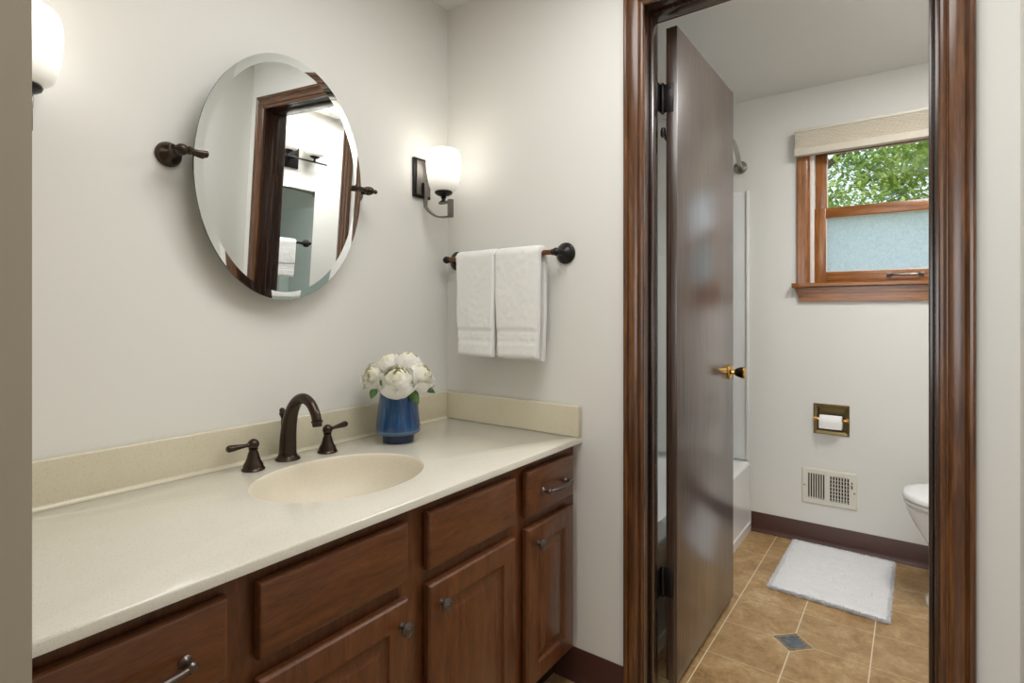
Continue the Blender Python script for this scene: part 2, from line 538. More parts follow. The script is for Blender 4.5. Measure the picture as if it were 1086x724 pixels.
# vinyl cove base
def cove(bm, along, a, b, face, sgn):
    """profile: tall thin strip with a curved toe; along 'x' or 'y'; face = wall plane; sgn = side the room is on"""
    pr = [(0.0005, 0), (0.016, 0), (0.015, 0.004), (0.010, 0.009), (0.006, 0.016), (0.0045, 0.026), (0.0045, 0.104), (0.003, 0.107), (0.0005, 0.107)]
    poly = [(face+sgn*p, z) for p, z in pr]
    return prism(bm, poly, 'x' if along == 'x' else 'y', a, b)
struct('baseboard_back', cove(B(), 'x', -0.978, -0.732, YB, -1), M['base'])
struct('baseboard_far', cove(B(), 'x', -0.732, XR2-0.001, YF, -1), M['base'])
struct('baseboard_right', cove(B(), 'y', 1.74, YF-0.018, XR2, -1), M['base'])

# door lining, stops and casings
CW = 0.066
def casing_profile():
    # (distance from the opening, thickness)
    return [(0.0, 0.0005), (0.0, 0.009), (0.003, 0.0125), (0.008, 0.0135), (0.0125, 0.0115), (0.0140, 0.0085), (0.0165, 0.0085), (0.0185, 0.0120),
            (0.024, 0.0145), (0.032, 0.0160), (0.040, 0.0165), (0.046, 0.0160), (0.0485, 0.0130), (0.0500, 0.0125), (0.0520, 0.0160), (0.055, 0.0185), (0.060, 0.0190), (0.064, 0.0175), (CW, 0.013), (CW, 0.0005)]
def casing_strip(side, xl, xr, zt, face, sgn):
    bm = B(); pr = casing_profile(); n = len(pr)
    if side == 'left': f0 = [(xl-u, face+sgn*h, 0.0) for u, h in pr]; f1 = [(xl-u, face+sgn*h, zt+u) for u, h in pr]
    elif side == 'right': f0 = [(xr+u, face+sgn*h, 0.0) for u, h in pr]; f1 = [(xr+u, face+sgn*h, zt+u) for u, h in pr]
    else: f0 = [(xl-u, face+sgn*h, zt+u) for u, h in pr]; f1 = [(xr+u, face+sgn*h, zt+u) for u, h in pr]
    A = [bm.verts.new(p) for p in f0]; Z = [bm.verts.new(p) for p in f1]
    for k in range(n): bm.faces.new([A[k], A[(k+1) % n], Z[(k+1) % n], Z[k]])
    bm.faces.new(A); bm.faces.new(Z)
    return bm
trim = bpy.data.objects.new('trim_1', None); C.objects.link(trim); trim.location = (-0.31, YB, 0); trim['kind'] = 'structure'
for face, sgn, rv in ((YB, -1, 0.006), (YB2, 1, 0.006)):
    obj('casing', casing_strip('left', JL-rv+0.011, JR+rv, JT, face, sgn) if sgn < 0 else casing_strip('left', JL-rv, JR+rv, JT, face, sgn), M['casing'], trim, angle=25)
    obj('casing', casing_strip('right', JL-rv, JR+rv, JT, face, sgn), M['casing'], trim, angle=25)
    obj('head_casing', casing_strip('head', JL-rv+(0.011 if sgn < 0 else 0), JR+rv, JT, face, sgn), M['casing_h'], trim, angle=25)
obj('jamb', box(B(), (JL-0.017, YB+0.0005, 0), (JL, YB2+0.002, JT), 0.0015), M['jamb'], trim)
obj('jamb', box(B(), (JR, YB+0.0005, 0), (JR+0.017, YB2+0.002, JT), 0.0015), M['jamb'], trim)
obj('head_jamb', box(B(), (JL-0.017, YB+0.0005, JT), (JR+0.017, YB2+0.002, JT+0.017), 0.0015), M['jamb'], trim)
obj('door_stop_strip', box(B(), (JL, YB+0.045, 0), (JL+0.011, YB+0.078, JT-0.011), 0.003), M['jamb'], trim)
obj('door_stop_strip', box(B(), (JR-0.011, YB+0.045, 0), (JR, YB+0.078, JT-0.011), 0.003), M['jamb'], trim)
obj('head_stop_strip', box(B(), (JL, YB+0.045, JT-0.011), (JR, YB+0.078, JT), 0.003), M['jamb'], trim)

# the open door leaf
door = bpy.data.objects.new('door_1', None); C.objects.link(door); door.location = (-0.6315, 1.738, 0.02); door['kind'] = 'structure'
DX0, DX1, DY0, DY1, DZ0, DZ1 = -0.650, -0.613, 1.738, 2.418, 0.022, 2.137
obj('door_leaf', box(B(), (DX0, DY0, DZ0), (DX1, DY1, DZ1), 0.002), M['door'], door)
for zc in (1.909, 0.34):
    h = obj('hinge', lathe(B(), (-0.659, 1.733, zc-0.046), (0, 0, 1), [(0, -0.006), (0.004, -0.004), (0.0062, 0), (0.0062, 0.092), (0.004, 0.096), (0, 0.099)], 14), M['black_bronze'], door)
    bm = box(B(), (-0.657, 1.7350, zc-0.046), (-0.625, 1.7375, zc+0.046), 0.0008)
    for k in (-0.03, 0, 0.03): lathe(bm, (-0.634, 1.7352, zc+k), (0, -1, 0), [(0.004, 0), (0.003, 0.001), (0, 0.0012)], 10)
    obj('hinge_leaf', bm, M['black_bronze'], h)
    bm = box(B(), (-0.6665, 1.690, zc-0.046), (-0.6645, 1.733, zc+0.046), 0.0006)
    obj('hinge_leaf', bm, M['black_bronze'], h)
# door stop arm below the top hinge
bm = B(); tube(bm, [(-0.660, 1.737, 1.800), (-0.660, 1.750, 1.796), (-0.658, 1.785, 1.778), (-0.6585, 1.80, 1.770)], 0.0055, 10)
lathe(bm, (-0.659, 1.737, 1.785), (0, 0, 1), [(0.007, 0), (0.009, 0.008), (0.009, 0.02), (0.006, 0.03), (0, 0.032)], 12)
lathe(bm, (-0.6585, 1.795, 1.773), (0, 0.9, -0.4), [(0.008, 0), (0.009, 0.006), (0.008, 0.014), (0, 0.016)], 12)
obj('bumper_arm', bm, M['black_bronze'], door)
kn = B()
ky, kz = 2.352, 0.970
k1 = obj('door_knob', lathe(B(), (DX1, ky, kz), (1, 0, 0), [(0.031, 0.0003), (0.031, 0.003), (0.027, 0.008), (0.018, 0.011), (0.012, 0.013), (0.010, 0.024), (0, 0.024)], 32), M['brass'], door)
obj('knob_grip', lathe(B(), (DX1, ky, kz), (1, 0, 0), [(0.010, 0.022), (0.014, 0.026), (0.018, 0.034), (0.0225, 0.048), (0.0245, 0.058), (0, 0.058)], 32), M['knob_dark'], k1)
obj('knob_face', lathe(B(), (DX1, ky, kz), (1, 0, 0), [(0.0247, 0.0582), (0.0250, 0.061), (0.022, 0.064), (0.012, 0.0655), (0, 0.066)], 32), M['brass'], k1)
k2 = obj('door_knob', lathe(B(), (DX0, ky, kz), (-1, 0, 0), [(0.031, 0.0003), (0.031, 0.003), (0.027, 0.008), (0.018, 0.011), (0.012, 0.013), (0.010, 0.024), (0.018, 0.034), (0.0245, 0.058), (0.02, 0.065), (0, 0.066)], 32), M['brass'], door)
obj('latch_plate', box(B(), (-0.644, DY1+0.0002, kz-0.028), (-0.619, DY1+0.002, kz+0.028), 0.0006), M['brass'], door)

# bathroom window
win = bpy.data.objects.new('window_1', None); C.objects.link(win); win.location = (-0.03, YF, 1.345); win['kind'] = 'structure'
def wcasing(side):
    pr = [(0.0, 0.0005), (0.0, 0.010), (0.004, 0.013), (0.010, 0.012), (0.014, 0.014), (0.030, 0.015), (0.040, 0.016), (0.048, 0.018), (0.056, 0.018), (0.060, 0.014), (0.060, 0.0005)]
    bm = B()
    if side == 'l': poly = [(WX0-u, YF-h) for u, h in pr]
    else: poly = [(WX1+u, YF-h) for u, h in pr]
    return prism(bm, poly, 'z', 1.368, 2.110)
obj('casing', wcasing('l'), M['winwood'], win, angle=25)
obj('casing', wcasing('r'), M['winwood'], win, angle=25)
obj('head_casing', box(B(), (WX0-0.060, YF-0.016, 2.110), (WX1+0.060, YF-0.0005, 2.160), 0.003), M['winwood_h'], win)
bm = prism(B(), [(YF-0.046, 1.346), (YF-0.050, 1.351), (YF-0.050, 1.363), (YF-0.046, 1.368), (YF+0.03, 1.368), (YF+0.03, 1.3455), (YF-0.0005, 1.3455), (YF-0.0005, 1.346)], 'x', WX0-0.001, WX1+0.001)
box(bm, (WX0-0.080, YF-0.050, 1.3455), (WX0-0.001, YF-0.0005, 1.368), 0.002); box(bm, (WX1+0.001, YF-0.050, 1.3455), (WX1+0.080, YF-0.0005, 1.368), 0.002)
obj('stool', bm, M['winwood_h'], win)
# apron with slanted ends
bm = B()
pts = [(WX0-0.070, 1.3445), (WX1+0.070, 1.3445), (WX1+0.045, 1.272), (WX0-0.045, 1.272)]
prism(bm, [(x, z) for x, z in pts], 'y', YF-0.017, YF-0.0005)
prism(bm, [(WX0-0.058, 1.3445), (WX1+0.058, 1.3445), (WX1+0.052, 1.318), (WX0-0.052, 1.318)], 'y', YF-0.024, YF-0.017)
obj('apron', bm, M['winwood_h'], win)
bm = box(B(), (WX0+0.001, YF-0.002, 1.369), (WX0+0.020, YF+0.098, 2.109), 0.001); box(bm, (WX1-0.020, YF-0.002, 1.369), (WX1-0.001, YF+0.098, 2.109), 0.001)
box(bm, (WX0+0.020, YF+0.001, 2.094), (WX1-0.020, YF+0.098, 2.109), 0.001); box(bm, (WX0+0.020, YF+0.03, 1.346), (WX1-0.020, YF+0.098, 1.368), 0.001)
obj('jamb_liner', bm, M['liner'], win)
SX0, SX1 = WX0+0.021, WX1-0.021
def sash(y0, y1, z0, z1, gl, name):
    st = 0.052
    bm = box(B(), (SX0, y0, z0), (SX0+st, y1, z1), 0.003); box(bm, (SX1-st, y0, z0), (SX1, y1, z1), 0.003)
    s = obj(name, bm, M['winwood'], win)
    bm = box(B(), (SX0+st, y0, z0), (SX1-st, y1, gl[0]), 0.003); box(bm, (SX0+st, y0, gl[1]), (SX1-st, y1, z1), 0.003)
    obj('rail', bm, M['winwood_h'], s)
    return s, (SX0+st, SX1-st)
s1, gx = sash(YF+0.042, YF+0.074, 1.705, 2.093, (1.760, 2.046), 'upper_sash')
obj('clear_pane', box(B(), (gx[0]-0.004, YF+0.056, 1.756), (gx[1]+0.004, YF+0.060, 2.050)), M['clear'], s1, smooth=False)
bm = B()
for lo, hi in (((gx[0], 1.760), (gx[0]+0.004, 2.046)), ((gx[1]-0.004, 1.760), (gx[1], 2.046)), ((gx[0], 1.760), (gx[1], 1.764)), ((gx[0], 2.042), (gx[1], 2.046))):
    box(bm, (lo[0], YF+0.050, lo[1]), (hi[0], YF+0.0555, hi[1]))
obj('glazing_bead', bm, M['liner'], s1, smooth=False)
s2, gx = sash(YF+0.004, YF+0.036, 1.369, 1.757, (1.424, 1.704), 'lower_sash')
obj('frosted_pane', box(B(), (gx[0]-0.004, YF+0.018, 1.420), (gx[1]+0.004, YF+0.022, 1.708)), M['frost'], s2, smooth=False)
bm = B()
for lo, hi in (((gx[0], 1.424), (gx[0]+0.004, 1.704)), ((gx[1]-0.004, 1.424), (gx[1], 1.704)), ((gx[0], 1.424), (gx[1], 1.428)), ((gx[0], 1.700), (gx[1], 1.704))):
    box(bm, (lo[0], YF+0.012, lo[1]), (hi[0], YF+0.0175, hi[1]))
obj('glazing_bead', bm, M['liner'], s2, smooth=False)
# sash lift handle
bm = B(); hx0, hx1, hz = -0.098, 0.032, 1.398
for hx in (hx0, hx1): box(bm, (hx-0.010, YF-0.004, hz-0.010), (hx+0.010, YF+0.0038, hz+0.010), 0.002)
tube(bm, smooth_path([(hx0, YF-0.003, hz), (hx0+0.012, YF-0.018, hz), (hx0+0.03, YF-0.022, hz), (hx1-0.03, YF-0.022, hz), (hx1-0.012, YF-0.018, hz), (hx1, YF-0.003, hz)], 4), 0.0055, 10)
obj('sash_lift', bm, M['pewter'], s2)

# outside: ground and trees
bm = box(B(), (-25, YF+0.4, -0.9), (25, 45, -0.7)); struct('ground', bm, M['grass'], smooth=False)
rnd = random.Random(4)
def tree(x, y, z, rx, ry, rz, n, size, mat, label, trunk_r):
    t = thing('leafy_tree', (x, y, -0.7), label, 'tree', None)
    bm = B(); 
    tube(bm, smooth_path([(x, y, -0.68), (x+0.1, y, 1.0), (x-0.05, y+0.1, z-rz*0.2), (x, y, z+rz*0.6)], 4), [trunk_r*(1-0.8*i/12) for i in range(13)], 10)
    for k in range(9):
        a = rnd.uniform(0, 2*PI); h = z + rnd.uniform(-0.6, 0.3)*rz
        tube(bm, [(x, y, h), (x+math.cos(a)*rx*0.7, y+math.sin(a)*ry*0.7, h+rnd.uniform(0.1, 0.5)*rz)], [trunk_r*0.2, 0.006], 6)
    obj('trunk', bm, M['bark'], t)
    bm = B()
    clumps = []
    for k in range(70):
        while True:
            p = Vector((rnd.uniform(-1, 1), rnd.uniform(-1, 1), rnd.uniform(-1, 1)))
            if 0.35 < p.length < 1: break
        clumps.append((p, rnd.uniform(0.16, 0.30)))
    for k in range(n):
        p, cr = rnd.choice(clumps)
        q = p + Vector((rnd.gauss(0, 1), rnd.gauss(0, 1), rnd.gauss(0, 0.6)))*cr*0.55
        c = Vector((x+q.x*rx, y+q.y*ry, z+q.z*rz))
        d = Vector((rnd.gauss(0, 1), rnd.gauss(0, 1), rnd.gauss(0, 0.5)-0.5)).normalized()
        _, u, w = frame_of(d)
        s = size*rnd.uniform(0.6, 1.3)
        vs = [bm.verts.new(c+v) for v in (-d*s, u*s*0.45+w*0.1*s, d*s, -u*s*0.45+w*0.1*s)]
        bm.faces.new(vs)
    o = obj('crown', bm, mat, t, smooth=False)
    return t
tree(-1.25, 9.6, 3.0, 2.1, 1.5, 2.2, 17000, 0.058, M['tree_light'], 'light yellow-green leafy tree beyond the bathroom window, at the left of its clear pane', 0.16)
tree(1.2, 13.4, 3.7, 3.0, 1.8, 3.0, 9500, 0.085, M['tree_dark'], 'darker green tree with sky gaps, beyond the clear window pane behind the yellow-green tree', 0.18)

# ------------------------------------------------------------------ vanity
FX = -0.888      # faces of doors and drawers
FF = -0.913      # face frame
van = thing('vanity_cabinet', (-1.19, 0.87, 0), 'long dark reddish-brown wooden vanity cabinet with raised-panel doors under the cream counter', 'cabinet')
Y0, Y1 = 0.152, 1.592
bm = B(); nested(bm, (XL+0.002, -0.98, Y0, Y1), [(0, 0.0005), (0, 0.785), (0.016, 0.785), (0.016, 0.125)], lambda a, b, d: (a if a < -0.99 else (a if d < 0.11 else a+0.048), b, d), fill=True, back=True)
obj('carcass', bm, M['cab_in'], van, smooth=False)
cols = [(0.170, 0.445), (0.497, 0.836), (0.898, 1.236), (1.292, 1.556)]
bm = wall_holes(B(), Y0, Y1, 0.11, 0.786, [(a+0.012, b-0.012, 0.14, 0.58) for a, b in cols] + [(a+0.012, b-0.012, 0.635, 0.745) for a, b in cols], lambda u, v, t: (t, u, v), FF-0.019, FF)
obj('face_frame', bm, M['cab_v'], van, smooth=False)
place = lambda a, b, d: (FX+d, a, b)
SLAB = [(0, -0.0195), (0, -0.007), (0.0022, -0.0028), (0.006, -0.0008), (0.0095, 0)]
RAISED = [(0, -0.0195), (0, -0.007), (0.0015, -0.004), (0.005, -0.0010), (0.008, 0), (0.054, 0), (0.0565, -0.0015), (0.058, -0.0055), (0.0605, -0.0078), (0.066, -0.0082), (0.070, -0.0080), (0.088, -0.0018), (0.0905, -0.0010)]
def knob(y, z, par):
    k = obj('knob', lathe(B(), (FX, y, z), (1, 0, 0), [(0.008, 0.0002), (0.0085, 0.002), (0.006, 0.004), (0.005, 0.012), (0.009, 0.016), (0.0155, 0.019), (0.0165, 0.0215), (0.0160, 0.0235), (0.0138, 0.0248), (0.0120, 0.0236), (0.0105, 0.0250), (0.0080, 0.0262), (0.0062, 0.0252), (0.004, 0.0270), (0, 0.0275)], 28), M['knob'], par)
    return k
def pull(yc, z, par, half=0.063):
    bm = B()
    for s in (-1, 1):
        lathe(bm, (FX, yc+s*half, z), (1, 0, 0), [(0.0095, 0.0002), (0.010, 0.003), (0.007, 0.006), (0.0055, 0.010), (0.006, 0.018), (0.008, 0.022), (0.0085, 0.026), (0.006, 0.030), (0, 0.031)], 16)
    pts = smooth_path([(FX+0.024, yc-half, z), (FX+0.029, yc-half*0.6, z-0.001), (FX+0.033, yc, z-0.002), (FX+0.029, yc+half*0.6, z-0.001), (FX+0.024, yc+half, z)], 6)
    rr = [0.0042 + 0.0030*math.sin(PI*i/(len(pts)-1))**2 for i in range(len(pts))]
    tube(bm, pts, rr, 12)
    return obj('handle', bm, M['knob'], par)
for i, (a, b) in enumerate(cols):
    dn = 'drawer' if i in (0, 3) else 'false_drawer_front'
    dr = obj(dn, nested(B(), (a, b, 0.626, 0.757), SLAB, place), M['cab_h'], van, angle=20)
    if i in (0, 3): pull((a+b)/2+0.008, 0.688, dr)
    if i == 0:
        d2 = obj('drawer', nested(B(), (a, b, 0.380, 0.592), SLAB, place), M['cab_h'], van, angle=20); pull((a+b)/2, 0.49, d2)
        d2 = obj('drawer', nested(B(), (a, b, 0.131, 0.346), SLAB, place), M['cab_h'], van, angle=20); pull((a+b)/2, 0.24, d2)
    else:
        dd = obj('door', nested(B(), (a, b, 0.131, 0.592), RAISED, place), M['cab_v'], van, angle=20)
        ky = b-0.030 if i == 1 else a+0.045
        knob({1: 0.812, 2: 0.934, 3: 1.342}[i], 0.541, dd)

# counter top with integral oval bowl and splashes
ct = thing('vanity_countertop', (-1.18, 0.87, 0.787), 'cream speckled one-piece vanity top with oval basin and low backsplashes', 'countertop')
BX, BY, BRX, BRY = -1.163, 0.868, 0.176, 0.222
CX1 = -0.880; CY0, CY1 = 0.151, 1.5935; CX0 = XL+0.0015
bm = B()
N = 96
def rect_pt(a):
    c, s = math.cos(a), math.sin(a)
    tx = (CX1-BX)/c if c > 1e-9 else ((CX0-BX)/c if c < -1e-9 else 1e9)
    ty = (CY1-BY)/s if s > 1e-9 else ((CY0-BY)/s if s < -1e-9 else 1e9)
    t = min(tx, ty)
    return BX+c*t, BY+s*t
angs = [2*PI*k/N for k in range(N)]
for cx, cy in ((CX0, CY0), (CX0, CY1), (CX1, CY0), (CX1, CY1)):
    a = math.atan2(cy-BY, cx-BX) % (2*PI)
    k = min(range(len(angs)), key=lambda i: abs(angs[i]-a)); angs[k] = a
R0, R1 = [], []
e = 0.004
outer = [rect_pt(a) for a in angs]
def inset(p, d): return (min(max(p[0], CX0+d), CX1-d), min(max(p[1], CY0+d), CY1-d))
rings = []
rings.append([(x, y, CT-0.019) for x, y in outer])
rings.append([(x, y, CT-e) for x, y in outer])
rings.append([(*inset(p, e*0.35), CT-e*0.3) for p in outer])
rings.append([(*inset(p, e), CT) for p in outer])
def ell(sx, z, dx=0.0): return [(BX+dx+BRX*sx*math.cos(a2), BY+BRY*sx*math.sin(a2), z) for a2 in [math.atan2(math.sin(a)/BRY, math.cos(a)/BRX) for a in angs]]
rings.append(ell(1.06, CT))
rings.append(ell(1.015, CT+0.0004))
vr = [[bm.verts.new(p) for p in r] for r in rings]
def bridge(vr, bm, mi=0):
    n = len(vr[0])
    for p, q in zip(vr, vr[1:]):
        for k in range(n): bm.faces.new([p[k], p[(k+1) % n], q[(k+1) % n], q[k]]).material_index = mi
bridge(vr, bm)
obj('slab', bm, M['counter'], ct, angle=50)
bm = B()
prof = [(1.015, 0.0004), (1.0, -0.001), (0.985, -0.006), (0.965, -0.016), (0.93, -0.034), (0.87, -0.058), (0.78, -0.083), (0.66, -0.104), (0.50, -0.120), (0.32, -0.129), (0.15, -0.133)]
vr = [[bm.verts.new(p) for p in ell(s, CT+z, -0.012*min(1, -z/0.1) if z < 0 else 0)] for s, z in prof]
bridge(vr, bm); bm.faces.new(vr[-1])
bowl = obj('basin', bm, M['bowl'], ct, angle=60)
obj('drain', lathe(B(), (BX-0.014, BY, CT-0.1325), (0, 0, 1), [(0.024, 0.0), (0.024, 0.002), (0.020, 0.0035), (0.017, 0.002), (0.015, 0.004), (0.008, 0.006), (0, 0.0065)], 24), M['bronze'], bowl)
BS = 0.908
def splash(bm, lo, hi): return box(bm, lo, hi, 0.0035, 3)
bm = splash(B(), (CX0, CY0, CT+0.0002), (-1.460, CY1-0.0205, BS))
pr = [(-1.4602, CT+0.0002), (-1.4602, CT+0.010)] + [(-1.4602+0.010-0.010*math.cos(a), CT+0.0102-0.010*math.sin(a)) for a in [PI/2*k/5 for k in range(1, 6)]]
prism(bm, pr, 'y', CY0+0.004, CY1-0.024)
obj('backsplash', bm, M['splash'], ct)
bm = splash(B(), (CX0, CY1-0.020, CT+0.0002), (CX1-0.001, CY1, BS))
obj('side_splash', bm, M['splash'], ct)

# faucet
fa = thing('widespread_faucet', (-1.405, 0.868, CT), 'dark oil-rubbed bronze widespread faucet with arched spout and two lever handles', 'faucet')
fy = 0.868
path = smooth_path([(-1.408, fy, CT+0.008), (-1.407, fy, CT+0.045), (-1.402, fy, CT+0.090), (-1.388, fy, CT+0.135), (-1.362, fy, CT+0.166), (-1.330, fy, CT+0.176), (-1.300, fy, CT+0.165), (-1.280, fy, CT+0.142), (-1.272, fy, CT+0.122)], 5)
rad = interp([0.0235, 0.0225, 0.0205, 0.0180, 0.0155, 0.0140, 0.0130, 0.0125, 0.0125], 5)
bm = tube(B(), path, rad, 24)
lathe(bm, (-1.408, fy, CT), (0, 0, 1), [(0.0335, 0.0003), (0.0335, 0.003), (0.031, 0.006), (0.027, 0.009), (0.0245, 0.014), (0.0235, 0.02), (0, 0.02)], 32)
sp = obj('spout', bm, M['bronze'], fa)
obj('aerator', lathe(B(), (-1.2722, fy, CT+0.1235), (0.10, 0, -1), [(0.0125, 0), (0.0150, 0.001), (0.0150, 0.005), (0.0128, 0.007), (0.0120, 0.016), (0.009, 0.016), (0, 0.014)], 24), M['bronze'], sp)
bm = tube(B(), [(-1.438, fy, CT+0.0005), (-1.436, fy, CT+0.118)], 0.003, 10)
lathe(bm, (-1.436, fy, CT+0.112), (0, 0, 1), [(0.003, 0), (0.006, 0.006), (0.0085, 0.012), (0.0065, 0.017), (0.008, 0.021), (0.0055, 0.027), (0, 0.029)], 16)
obj('lift_rod', bm, M['bronze'], sp)
for hy, sg, up in ((0.757, -1, 0.0), (0.981, 1, 0.006)):
    hx = -1.386
    bm = lathe(B(), (hx, hy, CT), (0, 0, 1), [(0.0285, 0.0003), (0.029, 0.003), (0.026, 0.006), (0.0245, 0.010), (0.0235, 0.015), (0.0185, 0.024), (0.0150, 0.034), (0.0130, 0.043), (0.0110, 0.047), (0.0105, 0.052), (0.0125, 0.055), (0, 0.056)], 30)
    h = obj('handle', bm, M['bronze'], fa)
    zc = CT+0.066
    bm = lathe(B(), (hx, hy, zc), (0, 0, 1), [(0, -0.0155)] + [(0.0145*math.cos(t), 0.0145*math.sin(t)) for t in [-1.3, -0.9, -0.5, -0.2, 0.2, 0.5, 0.9, 1.3]] + [(0, 0.0148)], 24)
    tube(bm, smooth_path([(hx, hy+sg*0.010, zc), (hx, hy+sg*0.022, zc+up*0.3), (hx, hy+sg*0.045, zc+up*0.7), (hx, hy+sg*0.062, zc+up), (hx, hy+sg*0.068, zc+up*1.1)], 4), interp([0.0065, 0.0050, 0.0075, 0.0090, 0.0060], 4), 16)
    obj('lever', bm, M['bronze'], h)

# vase
vx, vy = -1.322, 1.197
vs = thing('flower_vase', (vx, vy, CT), 'glossy streaked blue ceramic vase with a narrow dark foot, holding white flowers', 'vase')
obj('body', lathe(B(), (vx, vy, CT), (0, 0, 1), [(0.050, 0.026), (0.062, 0.028), (0.0675, 0.032), (0.0700, 0.040), (0.0690, 0.055), (0.0635, 0.105), (0.0575, 0.155), (0.0560, 0.170), (0.0545, 0.172), (0.0530, 0.170), (0.0545, 0.150), (0.0600, 0.10), (0.064, 0.05), (0.060, 0.034), (0, 0.032)], 48), M['vase'], vs)
obj('foot', lathe(B(), (vx, vy, CT), (0, 0, 1), [(0.046, 0.0003), (0.0485, 0.002), (0.0495, 0.010), (0.0495, 0.025), (0.048, 0.0262), (0, 0.0262)], 40), M['vase_foot'], vs)
obj('shoulder_band', lathe(B(), (vx, vy, CT), (0, 0, 1), [(0.0500, 0.0258), (0.0622, 0.0276), (0.0678, 0.0316), (0.0702, 0.038), (0.0704, 0.0405), (0.0698, 0.041), (0.060, 0.036), (0.0500, 0.034)], 48, cap=False), M['vase_rim'], vs)

# peonies
def peony(loc, d, R, label, seed, leaf_dirs):
    rn = random.Random(seed)
    t = thing('white_peony', loc, label, 'flower', 'white peonies in the blue vase')
    d = Vector(d).normalized(); _, u, w = frame_of(d); L = Vector(loc)
    bm = B(); lay = bm.verts.layers.float.new('inner')
    layers = [(0.30, 3, 166, 1.2, 0.52), (0.44, 4, 158, 1.05, 0.36), (0.58, 4, 148, 1.0, 0.24), (0.71, 5, 138, 0.95, 0.13), (0.82, 5, 129, 0.95, 0.05), (0.93, 5, 119, 0.92, 0.0), (1.03, 6, 106, 0.85, -0.03)]
    for li, (rs, npet, tmax, wid, up) in enumerate(layers):
        for k in range(npet):
            az = 2*PI*(k+rn.uniform(-0.25, 0.25))/npet + li*0.7
            tm = math.radians(tmax*rn.uniform(0.9, 1.08)); rr = R*rs*rn.uniform(0.94, 1.06)
            ph = rn.uniform(0, 6); NU, NV = 8, 8
            grid = []
            for iv in range(NV+1):
                v = iv/NV
                th = tm*v
                ww = wid*(math.sin(min(1, v*1.25+0.12)*PI/2)**0.8)*(1-0.35*max(0, v-0.75)/0.25)
                row = []
                for iu in range(NU+1):
                    q = iu/NU*2-1
                    top = 1-0.10*q*q*v - 0.10*max(0, abs(q)-0.6)*v
                    t2 = th*top
                    ruff = 0.05*math.sin(q*5+ph)*v*v + 0.03*math.sin(q*11+ph*2)*v**3
                    r2 = rr*(1+ruff + 0.05*(1-q*q))
                    a2 = az + q*ww*(0.9 if v > 0.05 else 0.6)
                    rad = r2*math.sin(t2); hh = -r2*0.92*math.cos(t2) + R*up*0.9
                    if rs > 0.9: rad += R*0.10*v*v
                    p = L + (u*math.cos(a2)+w*math.sin(a2))*rad + d*hh
                    vert = bm.verts.new(p); vert[lay] = max(0, min(1, (1.0-rs)*1.3 + 0.35*(1-v)))
                    row.append(vert)
                grid.append(row)
            for i in range(NV):
                for j in range(NU):
                    bm.faces.new([grid[i][j], grid[i][j+1], grid[i+1][j+1], grid[i+1][j]])
    o = obj('blossom', bm, M['petal'], t, angle=180)
    base = L - d*R*0.8
    V = Vector((vx, vy, CT+0.045))
    mid = Vector((vx+(base.x-vx)*0.35, vy+(base.y-vy)*0.35, CT+0.150))
    bm = tube(B(), smooth_path([base+d*R*0.2, base, mid, V], 5), 0.0026, 8)
    obj('stem', bm, M['stem'], t)
    for (start, ld, ln) in leaf_dirs:
        bm = B(); ld = Vector(ld).normalized(); side = ld.cross(Vector((0.35, -0.6, 0.7))).normalized(); nn = ld.cross(side)
        S = Vector(start); cols_ = []
        for i in range(9):
            v = i/8; wv = 0.32*ln*math.sin(PI*v**0.85)
            c = S + ld*ln*v - Vector((0, 0, 1))*ln*0.15*v*v
            cols_.append([bm.verts.new(c + side*wv*q + nn*abs(q)*wv*0.35) for q in (-1, -0.5, 0, 0.5, 1)])
        for a, b in zip(cols_, cols_[1:]):
            for j in range(4): bm.faces.new([a[j], a[j+1], b[j+1], b[j]])
        obj('leaf', bm, M['leaf'], t, angle=180)
    return t
peony((-1.285, 1.158, CT+0.200), (0.42, -0.40, 0.80), 0.054, 'large cream-white peony at the front of the blue vase, facing the room', 1, [((-1.262, 1.190, CT+0.172), (0.35, 0.15, -0.5), 0.050), ((-1.270, 1.205, CT+0.180), (0.5, 0.35, 0.1), 0.045)])
peony((-1.372, 1.150, CT+0.208), (-0.05, -0.70, 0.60), 0.048, 'white peony at the vase side nearest the faucet, turned towards it', 2, [((-1.350, 1.125, CT+0.180), (0.2, -0.4, -0.6), 0.040), ((-1.330, 1.125, CT+0.195), (0.5, -0.2, 0.15), 0.034)])
peony((-1.270, 1.238, CT+0.206), (0.60, 0.30, 0.62), 0.050, 'white peony on the vase side towards the doorway, turned away from the faucet', 3, [((-1.262, 1.250, CT+0.178), (0.3, 0.55, -0.35), 0.045)])
peony((-1.352, 1.190, CT+0.242), (-0.2, -0.25, 0.95), 0.046, 'white peony at the top of the bouquet, above the one facing the faucet', 4, [])
peony((-1.312, 1.228, CT+0.247), (0.15, 0.15, 0.98), 0.046, 'topmost white peony in the blue vase, highest of the bouquet', 5, [((-1.300, 1.212, CT+0.215), (0.6, 0.1, 0.25), 0.035)])

